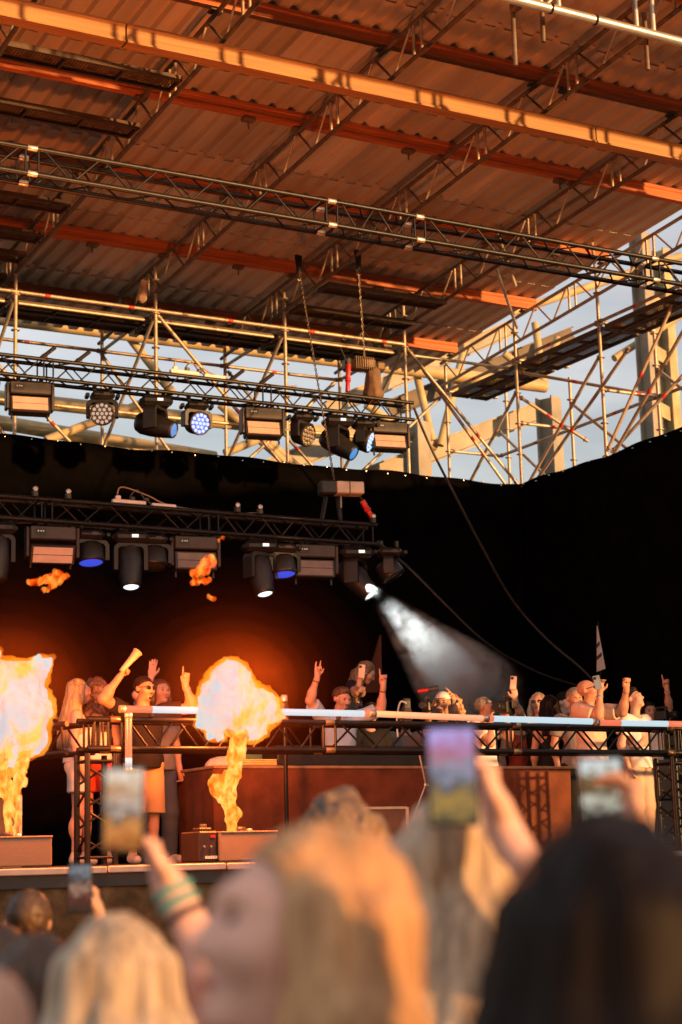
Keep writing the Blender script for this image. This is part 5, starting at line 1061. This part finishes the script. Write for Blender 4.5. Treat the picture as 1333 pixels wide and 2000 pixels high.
stagep('person mostly hidden behind the man in sunglasses with one open hand raised', (6.925, 16.100, 3.406), rz=R(10), skin='a', fem=True, hair=('long', 'brown'), top=('tee', grey_), bottom=('pants', jean), head=(0, 0, 0), arms=({'T': (6.775, 15.950, 3.538), 'e': (-.6, 0, -1), 'p': 'open', 'd': (.15, 0, 1), 'n': (-.4, -.9, 0)}, None), bands=((0, .04, blue_band),))
# DJ
stagep('man with short hair and moustache in light blue shirt, both arms raised behind the table', (9.118, 16.400, 3.407), rz=R(-4), skin='a', hair=('short', 'brown'), top=('shirt', ltblue), bottom=('pants', jean), head=(16, 14, 0), beard=HR['brown'], bulk=1.05,
       arms=({'T': (8.778, 16.250, 3.622), 'e': (-1, 0, -.7), 'p': 'two', 'd': (.05, -.05, 1), 'n': (.2, -1, 0)}, {'T': (9.547, 16.200, 3.550), 'e': (.8, 0, -1), 'p': 'point', 'd': (-.05, -.05, 1), 'n': (-.2, -1, 0)}), bands=((0, .05, dark_band), (1, .07, dark_band)))
# woman leaning with phone
stagep('woman with blonde hair in navy top bending forward to photograph with a phone', (10.183, 17.700, 3.869), rise=.58, rz=R(48), skin='a', fem=True, hair=('long', 'mid'), hairlen=.28, top=('tee', navy), bottom=('pants', navy), lean=.5, head=(12, 4, 0),
       arms=({'T': (9.824, 17.200, 3.679), 'e': (-.3, -.6, -1), 'p': 'hold', 'd': (.2, -.1, 1), 'n': (.5, -.6, 0)}, {'T': (9.888, 17.200, 3.618), 'e': (.3, -.3, -1), 'p': 'relax'}), bands=((0, .05, blue_band),))
phone('phone with triple camera held by the bending blonde woman', (9.816, 17.120, 3.803), (.5, .85, .1), (.12, 0, 1), .074, .15, back=mat('phone_pale', (.6, .5, .45), .3))
# cluster right of the centre
stagep('camera operator in a white cap behind the rail', (10.927, 17.200, 3.471), rz=R(-45), skin='b', hair=('cap', 'white_plastic'), top=('tee', blk), bottom=('pants', blk), head=(0, 4, 0), arms=({'T': (10.573, 16.950, 3.338), 'e': (0, .2, -1), 'p': 'hold'}, {'T': (10.775, 16.950, 3.295), 'e': (.4, .2, -1), 'p': 'hold'}))
stagep('curly haired man in dark glasses shouting with an arm flung forward', (11.316, 17.600, 3.496), rz=R(-30), skin='a', hair=('curly', 'red'), hairlen=.05, top=('tee', white_), bottom=('pants', jean), glasses=shade, head=(0, -12, 0), arms=({'T': (11.088, 17.250, 3.549), 'e': (1, 0, -.6), 'p': 'point', 'd': (-.7, -.2, .45), 'n': (0, -.3, -1)}, None), bands=((0, .04, blue_band),))
stagep('balding man in white shirt looking into a video camera', (11.334, 17.000, 3.402), rz=R(30), skin='b', hair=('fade', 'grey'), top=('tee', white_), bottom=('pants', blk), head=(14, 4, 0), arms=({'T': (11.297, 16.800, 3.232), 'e': (-.4, 0, -1), 'p': 'hold'}, {'T': (11.524, 16.800, 3.282), 'e': (.5, .2, -1), 'p': 'hold'}))
stagep('woman in round sunglasses holding a phone up high behind the rail', (12.262, 17.200, 3.490), rz=R(-35), skin='a', fem=True, hair=('long', 'ash'), hairlen=.15, top=('top', blk), bottom=('pants', blk), glasses=shade, head=(-12, -6, 0), arms=({'T': (11.707, 16.900, 3.541), 'e': (.1, 0, -1), 'p': 'hold', 'd': (-.1, 0, 1), 'n': (.2, .9, .1)}, None), bands=((0, .05, blue_band),))
phone('pale pink phone held up by the woman in round sunglasses', (11.695, 16.880, 3.699), (.4, .9, .15), (.1, 0, 1), .074, .15, back=mat('phone_pink', (.65, .42, .36), .35))
stagep('person with straight black hair seen from behind beside the tall bald man', (12.063, 16.700, 3.412), rz=R(160), skin='b', fem=True, hair=('long', 'black'), hairlen=.25, top=('top', blk), bottom=('pants', blk))
stagep('young man with dark hair looking down behind the black haired person', (12.914, 17.600, 3.545), rz=R(20), skin='c', hair=('short', 'dark'), top=('tee', blk), bottom=('pants', blk), head=(0, 10, 0))
stagep('man with a white headband just behind the tall bald man', (12.121, 16.300, 3.458), rz=R(-20), skin='b', hair=('fade', 'grey'), top=('tee', grey_), bottom=('pants', blk), arms=(None, {'T': (11.901, 15.950, 3.393), 'e': (.5, 0, -1), 'p': 'relax', 'd': (.7, -.3, -.2), 'n': (0, -.4, -1)}))
stagep('tall bald man in mirrored sunglasses and loose beige shirt reaching up at the right', (11.573, 15.300, 3.442), rz=R(20), skin='b', hair=('bald', 'dark'), top=('shirt', beige), bottom=('pants', beige), glasses=silv, head=(16, -14, 0), bulk=1.08,
       arms=({'T': (11.494, 15.000, 3.401), 'e': (-.2, -.2, -1), 'p': 'hold', 'd': (.1, -.1, 1), 'n': (-.3, -.9, 0)}, {'T': (11.850, 15.000, 3.447), 'e': (.2, 0, -1), 'p': 'fist', 'd': (.05, 0, 1), 'n': (-.2, -.9, 0)}), bands=((0, .05, blue_band), (1, .04, dark_band)))
phone('clear backed phone held up by the tall bald man', (11.414, 14.930, 3.494), (.5, .8, .2), (-.25, 0, 1), .074, .15, back=mat('phone_clear', (.18, .24, .34), .2))
stagep('young man in white t-shirt with his head tilted back at the right', (12.669, 15.900, 3.432), rz=R(15), skin='a', hair=('short', 'dark'), top=('tee', white_), bottom=('pants', beige), head=(15, -20, 0), arms=(None, {'T': (12.505, 15.700, 2.875), 'e': (1, .2, -.5), 'p': 'relax'}))
stagep('dark haired man at the far right edge with one finger pointing up', (13.672, 16.900, 3.385), rz=R(-20), skin='b', hair=('curly', 'dark'), hairlen=.05, top=('top', white_), bottom=('pants', blk), arms=(None, {'T': (13.727, 16.600, 3.690), 'e': (1, 0, -.6), 'p': 'point', 'd': (-.15, 0, 1), 'n': (-.3, -.9, 0)}), bands=((1, .05, white_),))
stagep('dark haired person stooping low behind the man with both arms raised', (10.003, 17.300, 3.347), rise=-.0, rz=R(-10), skin='b', hair=('short', 'dark'), top=('tee', blk), bottom=('pants', blk), head=(0, 15, 0))
stagep('woman with dark hair half hidden behind the cage video camera', (12.656, 18.200, 3.455), rz=R(-20), skin='b', fem=True, hair=('long', 'dark'), hairlen=.2, top=('top', redc), bottom=('pants', blk))
stagep('man in a grey t-shirt half hidden between the white cap and the rail', (10.776, 17.800, 3.355), rz=R(-15), skin='a', hair=('short', 'brown'), top=('tee', grey_), bottom=('pants', blk))
# cameras
def videocam(p, rz, label, small=False):
    t = thing('video_camera', p, label, 'camera'); M = Matrix.Translation(p) @ Matrix.Rotation(rz, 4, 'Z'); k = .8 if small else 1.
    box('body', (0, 0, 0), (.13*k, .2*k, .15*k), fix, t, ch=.015, M=M); link('lens', lathe([(.045*k, 0), (.045*k, .06*k), (.052*k, .065*k), (.052*k, .16*k), (.047*k, .17*k), (.04*k, .165*k)], 18, fix, 'lens'), M @ Matrix.Translation((0, -.1*k, 0)) @ Matrix.Rotation(R(90), 4, 'X'), t)
    box('top_handle', (0, 0, .12*k), (.03, .18*k, .025), fix, t, ch=.006, M=M); box('handle_post', (0, -.08*k, .095*k), (.025, .025, .05), fix, t, M=M); box('side_screen', (.1*k, 0, .03), (.012, .12*k, .09*k), fixg, t, ch=.003, M=M)
    return t, M
videocam((11.497, 16.750, 3.394), R(-62), 'black cage video camera in front of the balding man')
t, M = videocam((10.531, 16.900, 3.402), R(-50), 'black video camera with red microphone clip held by the operator in the white cap', True)
tube('microphone', M @ Vector((-.09, -.06, .17)), M @ Vector((.09, -.02, .19)), .022, redp, t); tube('microphone_foam', M @ Vector((.03, -.03, .185)), M @ Vector((.14, -.01, .2)), .03, fixg, t)
t, M = videocam((13.538, 16.500, 3.312), R(20), 'grey camera held in front of the dark haired man at the far right', True)

# ------------------------------------------------------------------ crowd in front of the stage
def screenm(name, ramp, st_=.75, sc=9.):
    m = bpy.data.materials.new(name); m.use_nodes = True; n = m.node_tree; b = n.nodes['Principled BSDF']; l = n.links.new
    t = n.nodes.new('ShaderNodeTexCoord'); sp = n.nodes.new('ShaderNodeSeparateXYZ'); l(t.outputs['Object'], sp.inputs[0])
    mp = n.nodes.new('ShaderNodeMapping'); mp.inputs['Scale'].default_value = (sc*2.2, sc, sc*3.2); l(t.outputs['Object'], mp.inputs['Vector'])
    nz = n.nodes.new('ShaderNodeTexNoise'); nz.inputs['Scale'].default_value = 2.5; nz.inputs['Detail'].default_value = 3; l(mp.outputs['Vector'], nz.inputs['Vector'])
    ma = n.nodes.new('ShaderNodeMath'); ma.operation = 'MULTIPLY_ADD'; ma.inputs[1].default_value = 5.2; ma.inputs[2].default_value = .20; l(sp.outputs['Z'], ma.inputs[0])
    mb = n.nodes.new('ShaderNodeMath'); mb.operation = 'MULTIPLY_ADD'; mb.inputs[1].default_value = .6; l(nz.outputs['Fac'], mb.inputs[0]); l(ma.outputs[0], mb.inputs[2])
    rp = n.nodes.new('ShaderNodeValToRGB'); el = rp.color_ramp.elements
    while len(el) < len(ramp): el.new(.5)
    for e, (p, c) in zip(el, ramp): e.position = p; e.color = (*c, 1)
    l(mb.outputs[0], rp.inputs['Fac']); l(rp.outputs['Color'], b.inputs['Emission Color']); b.inputs['Emission Strength'].default_value = st_; b.inputs['Base Color'].default_value = (.01, .01, .01, 1); b.inputs['Roughness'].default_value = .35; b.inputs['Specular IOR Level'].default_value = .08
    return m
sA = screenm('screen_stage_bright', [(.1, (.01, .005, .003)), (.25, (.26, .08, .015)), (.36, (.34, .14, .04)), (.45, (.05, .025, .012)), (.55, (.30, .24, .20)), (.66, (.24, .11, .04)), (.8, (.42, .36, .29)), (.95, (.36, .32, .27))])
sB = screenm('screen_purple_sky', [(.1, (.03, .03, .02)), (.3, (.20, .12, .03)), (.42, (.035, .035, .035)), (.55, (.14, .15, .20)), (.68, (.22, .07, .10)), (.82, (.22, .16, .34)), (.95, (.26, .22, .46))])
sC = screenm('screen_dark_stage', [(.12, (.012, .008, .004)), (.25, (.30, .15, .03)), (.34, (.02, .012, .006)), (.48, (.32, .32, .26)), (.58, (.05, .03, .015)), (.72, (.10, .06, .02)), (.8, (.34, .36, .34)), (.92, (.30, .34, .36))])
sD = screenm('screen_small_dark', [(.1, (.01, .008, .006)), (.35, (.05, .012, .008)), (.5, (.16, .09, .06)), (.62, (.02, .015, .02)), (.8, (.10, .11, .12)), (.95, (.02, .02, .03))])
AW = R(151)
def crowdp(label, eye, **k):
    return person(label, (eye[0], eye[1], .03), (eye[2]-.03)*1.78/1.67, k.pop('rz', AW), group='people in the crowd', **k)
crowdp('woman with long red blonde hair turned left in profile in the middle foreground', (0.882, 1.686, 1.622), rz=R(-101), skin='c', fem=True, hair=('long', 'red'), hairlen=.45, top=('top', blk), bottom=('pants', jean), h=.0065, hh=.006, lips=lipr, head=(0, -12, 0))
phone('large blurred phone showing the lit stage, left of the red blonde woman', (1.115, 2.743, 1.796), (-.42, -.9, .05), (.02, 0, 1), .069, .142, sA)
crowdp('woman with pinned up ash blonde hair seen from behind, filming with a phone', (1.646, 2.589, 1.679), skin='c', fem=True, hair=('updo', 'ash'), hairlen=.3, top=('top', white_), bottom=('pants', jean), h=.0085, hh=.007,
       arms=({'T': (1.617, 2.379, 1.748), 'e': (.4, -.2, -1), 'p': 'hold', 'd': (-.25, .15, .95), 'n': (-.8, .3, 0), 'th': 1}, None))
phone('blurred phone with a purple glowing screen above the pinned up hair', (1.501, 2.344, 1.829), (-.45, -.88, .02), (0, 0, 1), .080, .156, sB)
crowdp('dark haired person filling the lower right corner, seen from behind', (0.950, 1.241, 1.611), skin='a', hair=('long', 'black'), hairlen=.3, top=('tee', blk), bottom=('pants', blk), h=.010, hh=.007, face=False, bulk=1.0)
crowdp('person hidden behind the dark head at the right, one hand holding up a phone', (2.113, 2.589, 1.553), skin='a', hair=('short', 'brown'), top=('tee', grey_), bottom=('pants', jean), h=.010, face=False,
       arms=(None, {'T': (1.893, 2.382, 1.721), 'e': (.3, -.2, -1), 'p': 'hold', 'd': (-.12, .1, 1), 'n': (-.8, .3, 0), 'th': 1}))
phone('blurred phone with a dark and white screen above the dark head at the right', (1.893, 2.482, 1.792), (-.5, -.86, .02), (0, 0, 1), .079, .156, sC)
crowdp('woman with straight ash blonde hair seen from behind in the lower left', (1.067, 2.658, 1.515), skin='a', fem=True, hair=('long', 'ash'), hairlen=.4, top=('top', grey_), bottom=('pants', jean), h=.010, hh=.007, face=False)
crowdp('woman with brown hair seen from behind at the lower left edge', (1.151, 3.264, 1.473), skin='a', fem=True, hair=('long', 'brown'), hairlen=.35, top=('top', blk), bottom=('pants', jean), h=.010, hh=.008, face=False)
crowdp('man with short brown hair at the left in front of the stage skirt', (2.050, 5.905, 1.525), rz=R(165), skin='b', hair=('fade', 'brown'), top=('tee', grey_), bottom=('pants', jean), h=.010, hh=.008)
crowdp('brown haired person in the middle distance seen above the red blonde head', (2.271, 4.091, 1.754), skin='a', hair=('curly', 'mid'), hairlen=.08, top=('tee', grey_), bottom=('pants', jean), h=.010, hh=.008, face=False)
crowdp('dark haired person behind the profile woman, raising a bare arm with wristbands to film', (1.368, 2.837, 1.533), skin='c', hair=('short', 'dark'), top=('tee', redc), bottom=('pants', jean), h=.0085, face=False, bulk=1.2,
       arms=(None, {'T': (1.228, 2.804, 1.661), 'e': (.3, -.3, -1), 'p': 'hold', 'd': (-.42, .2, .85), 'n': (-.85, .1, -.2), 'th': 1}), bands=((1, .0, teal_band), (1, .022, teal_band), (1, .045, dark_band)))
crowdp('dark haired person cut off at the left picture edge', (1.376, 4.193, 1.462), skin='b', hair=('short', 'brown'), top=('tee', blk), bottom=('pants', jean), h=.010, face=False)
crowdp('person hidden behind the ash blonde head holding up a small dark phone', (2.216, 5.372, 1.402), skin='a', hair=('short', 'brown'), top=('tee', redc), bottom=('pants', jean), h=.010, face=False,
       arms=(None, {'T': (2.028, 5.207, 1.562), 'e': (.2, 0, -1), 'p': 'hold', 'd': (-.15, 0, 1), 'n': (-.8, .3, 0), 'th': 1}))
phone('small dark phone held up at the left in front of the stage skirt', (1.958, 5.168, 1.648), (-.45, -.88, .05), (0, 0, 1), .074, .15, sD)
crowdp('tall person at the lower left corner of whom only a bare shoulder shows', (0.458, 2.061, 1.788), skin='a', hair=('short', 'brown'), top=('crop', navy), bottom=('pants', jean), h=.010, face=False)
